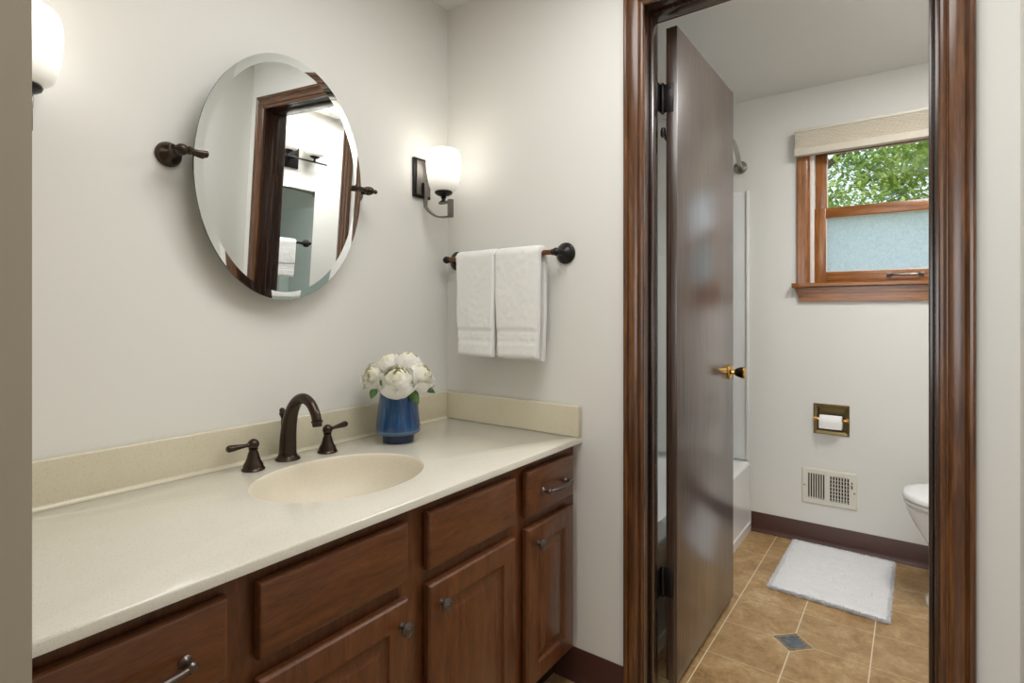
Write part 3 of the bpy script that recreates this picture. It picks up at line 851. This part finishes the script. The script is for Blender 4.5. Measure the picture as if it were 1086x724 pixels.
# ------------------------------------------------------------------ oval tilting mirror
mz, my = 1.585, 0.870
TILT = math.radians(3)
mir = thing('oval_mirror', (XL+0.01, my, mz), 'frameless oval pivot mirror with a wide cut-glass rim on dark bronze posts', 'mirror')
def mpt(a, sc_, off):   # along mirror plane
    yy = my + 0.249*sc_*math.cos(a); zz = 0.336*sc_*math.sin(a)
    n = Vector((math.cos(TILT), 0, -math.sin(TILT))); up = Vector((math.sin(TILT), 0, math.cos(TILT)))
    return Vector((-1.4095, yy, mz)) + up*zz + n*off
bm = B(); n = 128
bev = 0.022
def rg(d_in, off): return [bm.verts.new(Vector((0, 0, 0)) + mpt(2*PI*k/n, 1, off) + (mpt(2*PI*k/n, 0, off)-mpt(2*PI*k/n, 1, off)).normalized()*d_in) for k in range(n)]
g0 = rg(0, -0.006); g1 = rg(0, 0.0008); g2 = rg(bev, 0.0)
for a_, b_, mi in ((g0, g1, 1), (g1, g2, 0)):
    for k in range(n): bm.faces.new([a_[k], a_[(k+1) % n], b_[(k+1) % n], b_[k]]).material_index = mi
bm.faces.new(g2); bm.faces.new(g0).material_index = 1
obj('glass', bm, [M['mirror'], M['glass_edge']], mir, angle=1)
for py, sg in ((0.592, 1), (1.148, -1)):
    pz = 1.602
    bm = lathe(B(), (XL, py, pz), (1, 0, 0), [(0.030, 0.0005), (0.031, 0.004), (0.029, 0.008), (0.0285, 0.011), (0.025, 0.017), (0.018, 0.023), (0.012, 0.028), (0.009, 0.034), (0.0085, 0.050), (0.010, 0.058), (0.0115, 0.062), (0.0135, 0.069), (0.0140, 0.076), (0.0115, 0.084), (0, 0.088)], 28)
    p = obj('post', bm, M['bronze'], mir)
    bm = lathe(B(), (XL+0.080, py-sg*0.028, pz), (0, sg, 0), [(0, 0), (0.005, 0.001), (0.0075, 0.006), (0.0055, 0.011), (0.0065, 0.014), (0.011, 0.020), (0.0125, 0.027), (0.011, 0.034), (0.008, 0.037), (0.0105, 0.042), (0.0085, 0.047), (0.0065, 0.053), (0.0070, 0.062), (0.0090, 0.076), (0.0095, 0.082), (0.0075, 0.085), (0, 0.086)], 22)
    obj('pivot_finial', bm, M['bronze'], p)

# ------------------------------------------------------------------ lights with opal shades
def opal(bm, x, y, z0, r, h):
    # open tulip bowl: narrow foot, full belly, slightly drawn-in lip
    pr = [(0.42, 0.0), (0.62, 0.015), (0.76, 0.06), (0.84, 0.14), (0.91, 0.28), (0.97, 0.45), (1.0, 0.63), (0.995, 0.76), (0.965, 0.87), (0.90, 0.95), (0.80, 1.0), (0.76, 0.995), (0.88, 0.92), (0.95, 0.75), (0.95, 0.62), (0.88, 0.30), (0.80, 0.12), (0.55, 0.05), (0, 0.05)]
    return lathe(bm, (x, y, z0), (0, 0, 1), [(r*a, h*b) for a, b in pr], 40)
def sconce(yc, label):
    s = thing('wall_sconce', (XL, yc, 1.70), label, 'wall light', 'sconces beside the oval mirror')
    bm = box(B(), (XL+0.0005, yc-0.042, 1.637), (XL+0.012, yc+0.042, 1.782), 0.002)
    bp = obj('backplate', bm, M['black_bronze'], s)
    obj('plate_face', box(B(), (XL+0.012, yc-0.034, 1.646), (XL+0.019, yc+0.034, 1.773), 0.002), M['pewter'], bp)
    bm = B(); w = 0.0075; th = 0.006
    ctr = smooth_path([(XL+0.0195, 0, 1.690), (XL+0.024, 0, 1.688), (XL+0.0275, 0, 1.680), (XL+0.0275, 0, 1.612), (XL+0.033, 0, 1.598), (XL+0.055, 0, 1.578), (XL+0.085, 0, 1.562), (XL+0.115, 0, 1.556), (XL+0.148, 0, 1.555)], 4)
    def strap(pts):
        rows = []
        for i, p in enumerate(pts):
            a = pts[max(i-1, 0)]; b = pts[min(i+1, len(pts)-1)]; t = (b-a).normalized(); nn = Vector((-t.z, 0, t.x))
            rows.append([bm.verts.new(Vector((p.x, yc+sy*w, p.z)) + nn*sn*th/2) for sy, sn in ((-1, -1), (1, -1), (1, 1), (-1, 1))])
        for r0, r1 in zip(rows, rows[1:]):
            for k in range(4): bm.faces.new([r0[k], r0[(k+1) % 4], r1[(k+1) % 4], r1[k]])
        bm.faces.new(rows[0]); bm.faces.new(rows[-1])
    strap(ctr)
    box(bm, (XL+0.143, yc-w, 1.552), (XL+0.160, yc+w, 1.616), 0.001)
    box(bm, (XL+0.100, yc-w, 1.603), (XL+0.145, yc+w, 1.612), 0.001)
    obj('arm', bm, M['pewter'], s)
    sx_ = XL+0.118
    bm = lathe(B(), (sx_, yc, 1.610), (0, 0, 1), [(0.012, 0), (0.013, 0.003), (0.007, 0.006), (0.0065, 0.012), (0.011, 0.015), (0.008, 0.019), (0.022, 0.024), (0.030, 0.029), (0.032, 0.034), (0.030, 0.038), (0, 0.038)], 28)
    obj('holder', bm, M['black_bronze'], s)
    obj('glass_shade', opal(B(), sx_, yc, 1.6485, 0.062, 0.146), M['shade'], s)
    return s
sconce(1.448, 'lit opal-glass sconce on a square bronze arm, beside the corner above the hand towels')
sconce(0.292, 'lit opal-glass sconce by the taupe wall end, on the mirror side away from the towels')

# ------------------------------------------------------------------ towel bar and hand towels
def rosette(bm, o, ax, r=0.036):
    k = r/0.036
    return lathe(bm, o, ax, [(0.034*k, 0.0005), (0.036*k, 0.003), (0.0355*k, 0.007), (0.031*k, 0.010), (0.029*k, 0.014), (0.022*k, 0.020), (0.013*k, 0.026), (0.009, 0.032), (0.008, 0.045), (0.0105, 0.050), (0.008, 0.055), (0, 0.056)], 30)
tb = thing('towel_bar', (-1.18, YB, 1.412), 'bronze towel bar with round rosettes on the wall between corner and doorway', 'towel bar')
by, bz = 1.530, 1.412
for x in (-1.424, -0.940):
    bm = rosette(B(), (x, YB, bz), (0, -1, 0))
    p = obj('post', bm, M['black_bronze'], tb)
    sg = 1 if x > -1.2 else -1
    bm = lathe(B(), (x-sg*0.016, by, bz), (sg, 0, 0), [(0.0085, 0), (0.011, 0.002), (0.009, 0.005), (0.0125, 0.010), (0.0140, 0.016), (0.0125, 0.022), (0.008, 0.028), (0, 0.030)], 20)
    obj('finial', bm, M['black_bronze'], p)
obj('bar', tube(B(), [(-1.412, by, bz), (-0.952, by, bz)], 0.0085, 18), M['copper_bar'], tb)

def towel(name, x0, x1, zf, zb, label, group, seed, bar, yc=None, axis='x', tf=0.020, tb_=0.016):
    """folded towel hung over a bar; axis x: bar runs along x, wall behind at +y"""
    rn = random.Random(seed)
    cy, cz = bar
    ri = 0.010
    prof = []   # outer loop (offset from bar centre, z, band weight)
    nf = 46
    zs = [zf + (cz-zf)*i/nf for i in range(nf+1)]
    def band(z):
        h = z - zf
        if h < 0.006: return -0.004
        if h < 0.050: return 0.0
        if h < 0.056: return -0.0035
        if h < 0.064: return -0.0015
        if h < 0.068: return -0.0035
        if h < 0.088: return -0.0022
        if h < 0.093: return -0.0042
        return 0.0
    for z in zs: prof.append((-(ri+tf) - band(z), z))
    for k in range(1, 12):
        a = PI - PI*k/12
        rr = ri + tf + (tb_-tf)*k/12
        prof.append((rr*math.cos(a), cz+rr*math.sin(a)*0.92))
    nb = 40
    for i in range(nb+1): prof.append((ri+tb_, cz-(cz-zb)*i/nb))
    for i in range(nb+1): prof.append((ri, zb+(cz-zb)*i/nb))
    for k in range(1, 8):
        a = PI*k/8
        prof.append((ri*math.cos(a), cz+ri*math.sin(a)))
    for i in range(nf+1): prof.append((-ri, cz-(cz-zf)*i/nf))
    bm = B(); rows = []
    nx = 44
    for i in range(nx+1):
        t = i/nx; x = x0+(x1-x0)*t
        edge = min(t, 1-t)*abs(x1-x0)
        rnd_ = 0.0
        if edge < 0.008: rnd_ = (1-math.sqrt(max(0, 1-(1-edge/0.008)**2)))
        row = []
        for (yo, z) in prof:
            yy = yo
            if yo < -ri-0.001 or (z > cz): yy = yo*(1-0.30*rnd_) if z <= cz else yo
            zz = z
            if z > cz+0.001: zz = cz + (z-cz)*(1-0.30*rnd_)
            h = max(0, cz-z)
            nse = noise.noise(Vector((x*9, z*6, seed*3.1)))*0.004 + noise.noise(Vector((x*60, z*60, yo*60+seed)))*0.0016 + noise.noise(Vector((x*190, z*190, yo*190+seed)))*0.0011
            xx = x + (noise.noise(Vector((z*8, seed, 1)))*0.004 if edge < 0.02 else 0) + (0.5-t)*0.03*(h/0.35)**2*0.6
            yy -= abs(nse) if yo < 0 else 0
            if yo < 0: yy -= 0.004*math.sin(min(1, h/0.1)*PI/2)*0
            row.append(bm.verts.new((xx, cy+yy, zz+nse*0.4) if axis == 'x' else (cy+yy, xx, zz+nse*0.4)))
        rows.append(row)
    m = len(prof)
    for a, b in zip(rows, rows[1:]):
        for k in range(m): bm.faces.new([a[k], a[(k+1) % m], b[(k+1) % m], b[k]])
    bm.faces.new(rows[0]); bm.faces.new(rows[-1])
    o = obj(name, bm, M['towel'], None, origin=((x0+x1)/2, cy, zf) if axis == 'x' else (cy, (x0+x1)/2, zf), angle=75)
    return tag(o, label, 'towel', group)
towel('hand_towel', -1.352, -1.176, 1.059, 1.062, 'narrower white terry hand towel on the bronze bar, nearer the room corner', 'hand towels on the bronze bar', 1, (by, bz))
towel('hand_towel', -1.172, -0.990, 1.061, 1.052, 'wider white terry hand towel on the bronze bar, nearer the doorway', 'hand towels on the bronze bar', 2, (by, bz))

# ------------------------------------------------------------------ bathroom fittings
# tub
tub = thing('bathtub', (-1.11, 2.49, 0), 'white built-in bathtub with a flat apron behind the open door', 'bathtub')
TX0, TX1, TY0, TY1, TZ = XL+0.002, -0.737, YB2+0.002, YF-0.002, 0.385
bm = B(); n = 72
def sup(cx_, cy_, ax, ay, z, p=5.0):
    out = []
    for k in range(n):
        a = 2*PI*k/n; c, s = math.cos(a), math.sin(a)
        out.append((cx_+ax*math.copysign(abs(c)**(2/p), c), cy_+ay*math.copysign(abs(s)**(2/p), s), z))
    return out
cxx, cyy, ax, ay = (TX0+TX1)/2, (TY0+TY1)/2, (TX1-TX0)/2, (TY1-TY0)/2
rs = [sup(cxx, cyy, ax, ay, TZ-0.020, 60), sup(cxx, cyy, ax-0.002, ay-0.002, TZ-0.008, 60), sup(cxx, cyy, ax-0.010, ay-0.008, TZ, 50),
      sup(cxx, cyy, ax-0.075, ay-0.075, TZ, 7), sup(cxx, cyy, ax-0.090, ay-0.095, TZ-0.012, 6), sup(cxx, cyy, ax-0.110, ay-0.14, TZ-0.15, 5), sup(cxx, cyy, ax-0.140, ay-0.20, TZ-0.29, 4.5), sup(cxx, cyy, ax-0.20, ay-0.28, TZ-0.315, 4)]
vr = [[bm.verts.new(p) for p in r] for r in rs]; bridge(vr, bm); bm.faces.new(vr[-1])
obj('basin', bm, M['white_enamel'], tub, angle=60)
bm = B()
prism(bm, [(TX1-0.008, 0.0), (TX1+0.004, 0.0), (TX1+0.004, 0.045), (TX1-0.002, 0.052), (TX1-0.003, TZ-0.03), (TX1, TZ-0.0195), (TX1-0.020, TZ-0.0195)], 'y', TY0, TY1)
obj('apron', bm, M['white_enamel'], tub, angle=30)
# surround
sur = thing('tub_surround', (-1.11, 2.49, 0.40), 'white acrylic wall surround above the bathtub', 'tub surround')
Z0, Z1 = TZ+0.002, 1.892
obj('end_panel', box(B(), (TX0+0.012, YF-0.012, Z0), (-0.744, YF-0.001, Z1), 0.004), M['surround'], sur)
obj('end_panel', box(B(), (TX0+0.012, YB2+0.001, Z0), (-0.744, YB2+0.012, Z1), 0.004), M['surround'], sur)
obj('edge_flange', box(B(), (-0.757, YF-0.022, Z0), (-0.742, YF-0.012, Z1), 0.004), M['surround'], sur)
obj('long_panel', box(B(), (TX0, YB2+0.012, Z0), (TX0+0.012, YF-0.012, Z1), 0.003), M['surround'], sur)
bm = box(B(), (TX0+0.0125, YF-0.125, Z0), (-1.14, YF-0.0125, 1.555), 0.012); 
obj('corner_shelf', bm, M['surround'], sur)
# curved shower rod
rod = thing('shower_rod', (-0.78, 2.49, 2.03), 'curved satin-nickel shower curtain rod with a round wall flange, above the tub', 'shower rod')
pts = smooth_path([(-0.790, YF-0.006, 2.030), (-0.783, YF-0.05, 2.031), (-0.766, YF-0.14, 2.033), (-0.735, YF-0.30, 2.035), (-0.705, YF-0.50, 2.035), (-0.690, 2.49, 2.035), (-0.705, YB2+0.50, 2.035), (-0.735, YB2+0.30, 2.035), (-0.766, YB2+0.14, 2.033), (-0.783, YB2+0.05, 2.031), (-0.790, YB2+0.006, 2.030)], 6)
obj('rod', tube(B(), pts, 0.0125, 16), M['nickel'], rod)
for y, sg in ((YF, -1), (YB2, 1)):
    obj('flange', lathe(B(), (-0.790, y, 2.030), (0, sg, 0), [(0.036, 0.0006), (0.037, 0.006), (0.033, 0.014), (0.022, 0.018), (0.016, 0.019), (0.016, 0.036), (0.013, 0.038), (0, 0.038)], 30), M['nickel'], rod)

# toilet paper holder and roll
tp = thing('toilet_paper_holder', (-0.344, YF, 0.66), 'recessed antique-brass toilet paper holder in the white far wall', 'paper holder')
bm = B(); rect = (-0.425, -0.263, 0.582, 0.739)
nested(bm, rect, [(0.0, -0.0006), (0.0, -0.004), (0.004, -0.007), (0.018, -0.005), (0.0195, -0.0035), (0.0195, 0.070)], lambda a, b, d: (a, YF+d, b), fill=True, back=False)
hol = obj('recess_frame', bm, M['old_brass'], tp, smooth=False)
for sx_, sg in ((-0.425, 1), (-0.263, -1)):
    bm = B()
    lathe(bm, (sx_+sg*0.010, YF-0.0075, 0.663), (0, -1, 0), [(0.011, 0), (0.011, 0.006), (0.007, 0.010), (0.006, 0.020), (0, 0.022)], 16)
    box(bm, (min(sx_+sg*0.006, sx_+sg*0.032), YF-0.028, 0.657), (max(sx_+sg*0.006, sx_+sg*0.032), YF-0.018, 0.669), 0.003)
    obj('roller_arm', bm, M['brass'], tp)
obj('roller', tube(B(), [(-0.395, YF-0.020, 0.663), (-0.293, YF-0.020, 0.663)], 0.007, 12), M['old_brass'], tp)
bm = B()
lathe(bm, (-0.394, YF-0.020, 0.650), (1, 0, 0), [(0.0195, 0), (0.034, 0.0), (0.035, 0.001), (0.035, 0.099), (0.034, 0.100), (0.0195, 0.100), (0.0195, 0)], 40, cap=False)
v_ = []
for i in range(9):
    a = i/8
    v_.append((YF-0.020-0.0352*math.cos(0.0)-0.0005*a, 0.650 - a*0.030))
# loose end of the sheet
for xa, xb in ((-0.394, -0.294),):
    A = [bm.verts.new((xa, p[0], p[1])) for p in v_]; Bq = [bm.verts.new((xb, p[0], p[1])) for p in v_]
    A2 = [bm.verts.new((xa, p[0]-0.0006, p[1])) for p in v_]; B2 = [bm.verts.new((xb, p[0]-0.0006, p[1])) for p in v_]
    for k in range(8):
        bm.faces.new([A[k], A[k+1], Bq[k+1], Bq[k]]); bm.faces.new([A2[k], A2[k+1], B2[k+1], B2[k]])
    bm.faces.new([A[8], Bq[8], B2[8], A2[8]]); 
tag(obj('toilet_paper_roll', bm, M['paper'], None, origin=(-0.344, YF-0.02, 0.615)), 'small white toilet paper roll in the recessed brass holder', 'toilet paper')

# wall register
vt = thing('wall_register', (-0.355, YF, 0.30), 'cream metal wall register with two banks of upright louvres, above the baseboard', 'vent')
bm = B(); X0, X1, Zb, Zt = -0.480, -0.230, 0.211, 0.397
slots = []
g1, g2 = (-0.452, -0.372), (-0.352, -0.263)
NS = 7
for a, b in (g1, g2):
    st = (b-a)/NS
    for k in range(NS): slots.append((a+st*k+st*0.25, a+st*k+st*0.80, 0.238, 0.370))
wall_holes(bm, X0+0.006, X1-0.006, Zb+0.006, Zt-0.006, slots, lambda u, v, t: (u, t, v), YF-0.0075, YF-0.0058)
pl = obj('faceplate', bm, M['register'], vt, smooth=False)
bm = B(); nested(bm, (X0, X1, Zb, Zt), [(0, -0.0006), (0, -0.002), (0.004, -0.0065), (0.0065, -0.0075), (0.0065, -0.0058)], lambda a, b, d: (a, YF+d, b), fill=False, back=False)
obj('rim', bm, M['register'], vt)
bm = B()
for k in range(7):
    z = 0.238+0.132*(k+0.5)/7
    box(bm, (g2[0], YF+0.020, z-0.0012), (g2[1], YF+0.026, z+0.0012))
obj('rear_louvre', bm, M['register'], vt, smooth=False)
bm = box(B(), (VH[0]+0.001, YF+0.050, VH[2]+0.001), (VH[1]-0.001, YF+0.052, VH[3]-0.001))
obj('duct_back', bm, M['dark'], vt, smooth=False)
for x in (X0+0.013, X1-0.012):
    bm = lathe(B(), (x, YF-0.0075, 0.304 - (0.0 if x < -0.3 else 0.006)), (0, -1, 0), [(0.0042, 0), (0.0035, 0.0015), (0, 0.002)], 12)
    obj('screw', bm, M['old_brass'], vt)
bm = box(B(), (-0.2545, YF-0.009, 0.318), (-0.2495, YF-0.0075, 0.352)); obj('lever_slot', bm, M['dark'], vt, smooth=False)
bm = box(B(), (-0.262, YF-0.016, 0.338), (-0.246, YF-0.009, 0.343), 0.001); obj('damper_lever', bm, M['register'], vt)

# window shade (pulled up)
bl = thing('pleated_window_shade', (-0.03, YF-0.04, 2.10), 'pale beige pleated shade drawn up at the top of the wooden window', 'window shade')
BX0, BX1 = -0.508, 0.448
obj('headrail', box(B(), (BX0, YF-0.066, 2.156), (BX1, YF-0.020, 2.172), 0.003), M['register'], bl)
bm = B(); npl = 11
f_, b_ = [], []
for k in range(npl*2+1):
    z = 2.156 - 0.088*k/(npl*2)
    f_.append((YF-0.062 + (0.0050 if k % 2 else 0.0), z)); b_.append((YF-0.026 - (0.0050 if k % 2 else 0.0), z))
prism(bm, f_ + b_[::-1], 'x', BX0+0.004, BX1-0.004)
obj('pleats', bm, M['blind'], bl, smooth=False)
obj('bottom_rail', box(B(), (BX0+0.001, YF-0.066, 2.034), (BX1-0.001, YF-0.022, 2.068), 0.002), M['blind'], bl)

# bath mat
def bath_mat():
    cs = [(-0.519, 2.622), (-0.513, 3.235), (-0.075, 3.225), (-0.078, 2.592)]
    rn = random.Random(9); bm = B()
    nu, nv = 70, 90
    def P(u, v):
        a = Vector(cs[0]).lerp(Vector(cs[3]), u); b = Vector(cs[1]).lerp(Vector(cs[2]), u)
        return a.lerp(b, v)
    g = []
    for i in range(nu+1):
        row = []
        for j in range(nv+1):
            u, v = i/nu, j/nv
            # rounded corners
            e = min(u, 1-u)*0.44; f = min(v, 1-v)*0.63
            p = P(u, v)
            edge = min(e, f)
            h = 0.017*(1-(max(0, 1-edge/0.034))**2.2)
            h += 0.004*noise.noise(Vector((p.x*70, p.y*70, 0))) + 0.003*noise.noise(Vector((p.x*22, p.y*22, 5)))
            wob = 0.006*noise.noise(Vector((p.x*45, p.y*45, 9))) if edge < 0.02 else 0
            row.append(bm.verts.new((p.x+wob, p.y+wob, max(0.001, h))))
        g.append(row)
    for i in range(nu):
        for j in range(nv): bm.faces.new([g[i][j], g[i+1][j], g[i+1][j+1], g[i][j+1]])
    ring = [g[i][0] for i in range(nu+1)] + [g[nu][j] for j in range(1, nv+1)] + [g[i][nv] for i in range(nu-1, -1, -1)] + [g[0][j] for j in range(nv-1, 0, -1)]
    low = [bm.verts.new((v.co.x, v.co.y, 0.0006)) for v in ring]
    for k in range(len(ring)): bm.faces.new([ring[k], ring[(k+1) % len(ring)], low[(k+1) % len(ring)], low[k]])
    bm.faces.new(low)
    # pile tufts
    for k in range(9000):
        u, v = rn.random(), rn.random()
        if rn.random() < 0.97:
            if rn.random() < 0.5: u = rn.choice((rn.uniform(0, 0.02), rn.uniform(0.98, 1)))
            else: v = rn.choice((rn.uniform(0, 0.014), rn.uniform(0.986, 1)))
        p = P(u, v); e = min(u, 1-u)*0.44; f = min(v, 1-v)*0.63; edge = min(e, f)
        z = 0.014*(1-(max(0, 1-edge/0.034))**2.2)
        out = Vector((0, 0, 0))
        if edge < 0.02:
            out = Vector((p.x+0.296, p.y-2.92, 0)); 
            out = Vector((math.copysign(1, out.x), 0, 0)) if e < f else Vector((0, math.copysign(1, out.y), 0))
        d = (Vector((rn.gauss(0, 0.5), rn.gauss(0, 0.5), 1.0)) + out*0.9*(1-edge/0.02 if edge < 0.02 else 0)).normalized()
        ln = rn.uniform(0.006, 0.013); sd = Vector((rn.gauss(0, 1), rn.gauss(0, 1), 0)).normalized()*0.0022
        b = Vector((p.x, p.y, max(0.002, z)))
        bm.faces.new([bm.verts.new(b-sd), bm.verts.new(b+sd), bm.verts.new(b+d*ln+sd*0.5), bm.verts.new(b+d*ln-sd*0.5)])
    return bm
tag(obj('bath_mat', bath_mat(), M['mat'], None, origin=(-0.296, 2.92, 0), angle=180), 'white shaggy bath mat on the tan tile floor', 'bath mat')

# toilet
to = thing('toilet', (0.30, 2.895, 0), 'white toilet with closed lid standing against the bathroom wall, partly behind the doorway casing', 'toilet')
TYc = 2.895
def loft(secs, n=44, cap=True, bm=None, p=2.3):
    bm = bm or B(); vr = []
    for z, xf, xb, hw in secs:
        cx_ = (xf+xb)/2; a_ = (xb-xf)/2
        vr.append([bm.verts.new((cx_+a_*math.copysign(abs(math.cos(2*PI*k/n))**(2/p), math.cos(2*PI*k/n)), TYc+hw*math.copysign(abs(math.sin(2*PI*k/n))**(2/p), math.sin(2*PI*k/n)), z)) for k in range(n)])
    bridge(vr, bm)
    if cap: bm.faces.new(vr[0]); bm.faces.new(vr[-1])
    return bm
obj('bowl', loft([(0.0, 0.040, 0.520, 0.118), (0.02, 0.040, 0.520, 0.116), (0.035, 0.052, 0.515, 0.106), (0.10, 0.070, 0.51, 0.098), (0.17, 0.074, 0.50, 0.096), (0.22, 0.060, 0.49, 0.106), (0.27, 0.034, 0.48, 0.126), (0.32, 0.004, 0.48, 0.152), (0.365, -0.018, 0.48, 0.172), (0.395, -0.028, 0.48, 0.181), (0.408, -0.030, 0.48, 0.183), (0.414, -0.026, 0.476, 0.180)]), M['white_enamel'], to, angle=60)
obj('seat', loft([(0.4165, -0.032, 0.40, 0.184), (0.419, -0.036, 0.404, 0.188), (0.430, -0.036, 0.404, 0.188), (0.433, -0.032, 0.40, 0.184)]), M['white_enamel'], to, angle=60)
obj('lid', loft([(0.436, -0.034, 0.41, 0.186), (0.439, -0.040, 0.414, 0.191), (0.452, -0.040, 0.414, 0.191), (0.459, -0.032, 0.408, 0.184), (0.463, -0.005, 0.39, 0.162), (0.465, 0.06, 0.34, 0.11)]), M['white_enamel'], to, angle=60)
obj('tank', box(B(), (0.430, TYc-0.225, 0.4145), (0.625, TYc+0.225, 0.745), 0.025, 4), M['white_enamel'], to)
obj('tank_lid', box(B(), (0.420, TYc-0.235, 0.746), (0.632, TYc+0.235, 0.785), 0.012, 3), M['white_enamel'], to)
bm = lathe(B(), (0.430, TYc-0.16, 0.69), (-1, 0, 0), [(0.012, 0.0005), (0.012, 0.006), (0.006, 0.010), (0.006, 0.020), (0, 0.021)], 16)
tube(bm, [(0.414, TYc-0.16, 0.69), (0.412, TYc-0.11, 0.684), (0.412, TYc-0.08, 0.680)], [0.005, 0.006, 0.007], 12)
obj('flush_lever', bm, M['nickel'], to)

# right-hand bathroom wall, seen in the oval mirror
tag(obj('wall_mirror', box(B(), (XR2-0.006, 1.775, 1.02), (XR2-0.0008, 2.315, 1.855), 0.001), M['mirror_green'], None, origin=(XR2, 2.05, 1.02), smooth=False), 'frameless rectangular wall mirror beyond the doorway, seen only reflected in the oval mirror', 'mirror')
fx_ = thing('vanity_light', (XR2, 2.15, 2.05), 'two-shade bronze vanity light, seen reflected in the oval mirror above the rectangular wall mirror', 'wall light')
obj('backplate', box(B(), (XR2-0.014, 2.03, 1.98), (XR2-0.0005, 2.17, 2.12), 0.003), M['black_bronze'], fx_)
bm = box(B(), (XR2-0.088, 1.90, 2.035), (XR2-0.076, 2.345, 2.045), 0.001); box(bm, (XR2-0.080, 2.09, 2.030), (XR2-0.014, 2.11, 2.050), 0.001)
obj('bar', bm, M['black_bronze'], fx_)
for y in (2.245, 2.045):
    h = obj('holder', lathe(B(), (XR2-0.082, y, 2.045), (0, 0, 1), [(0.010, 0.0002), (0.009, 0.004), (0.006, 0.008), (0.006, 0.016), (0.022, 0.022), (0.032, 0.030), (0.032, 0.034), (0, 0.034)], 24), M['black_bronze'], fx_)
    obj('glass_shade', opal(B(), XR2-0.082, y, 2.0800, 0.075, 0.135), M['shade_bath'], fx_)
tb2 = thing('towel_bar', (XR2-0.006, 2.06, 1.485), 'black towel bar in front of the rectangular wall mirror, seen reflected in the oval mirror', 'towel bar')
for y in (2.268, 1.830):
    obj('post', rosette(B(), (XR2-0.0062, y, 1.485), (-1, 0, 0), 0.026), M['dark'], tb2)
obj('bar', tube(B(), [(XR2-0.0545, 1.822, 1.485), (XR2-0.0545, 2.276, 1.485)], 0.007, 14), M['dark'], tb2)
towel('bath_towel', 1.86, 2.150, 1.245, 1.28, 'white towel on the black bar before the wall mirror, seen reflected in the oval mirror', None, 5, (XR2-0.0545, 1.485), axis='y', tf=0.014, tb_=0.012)
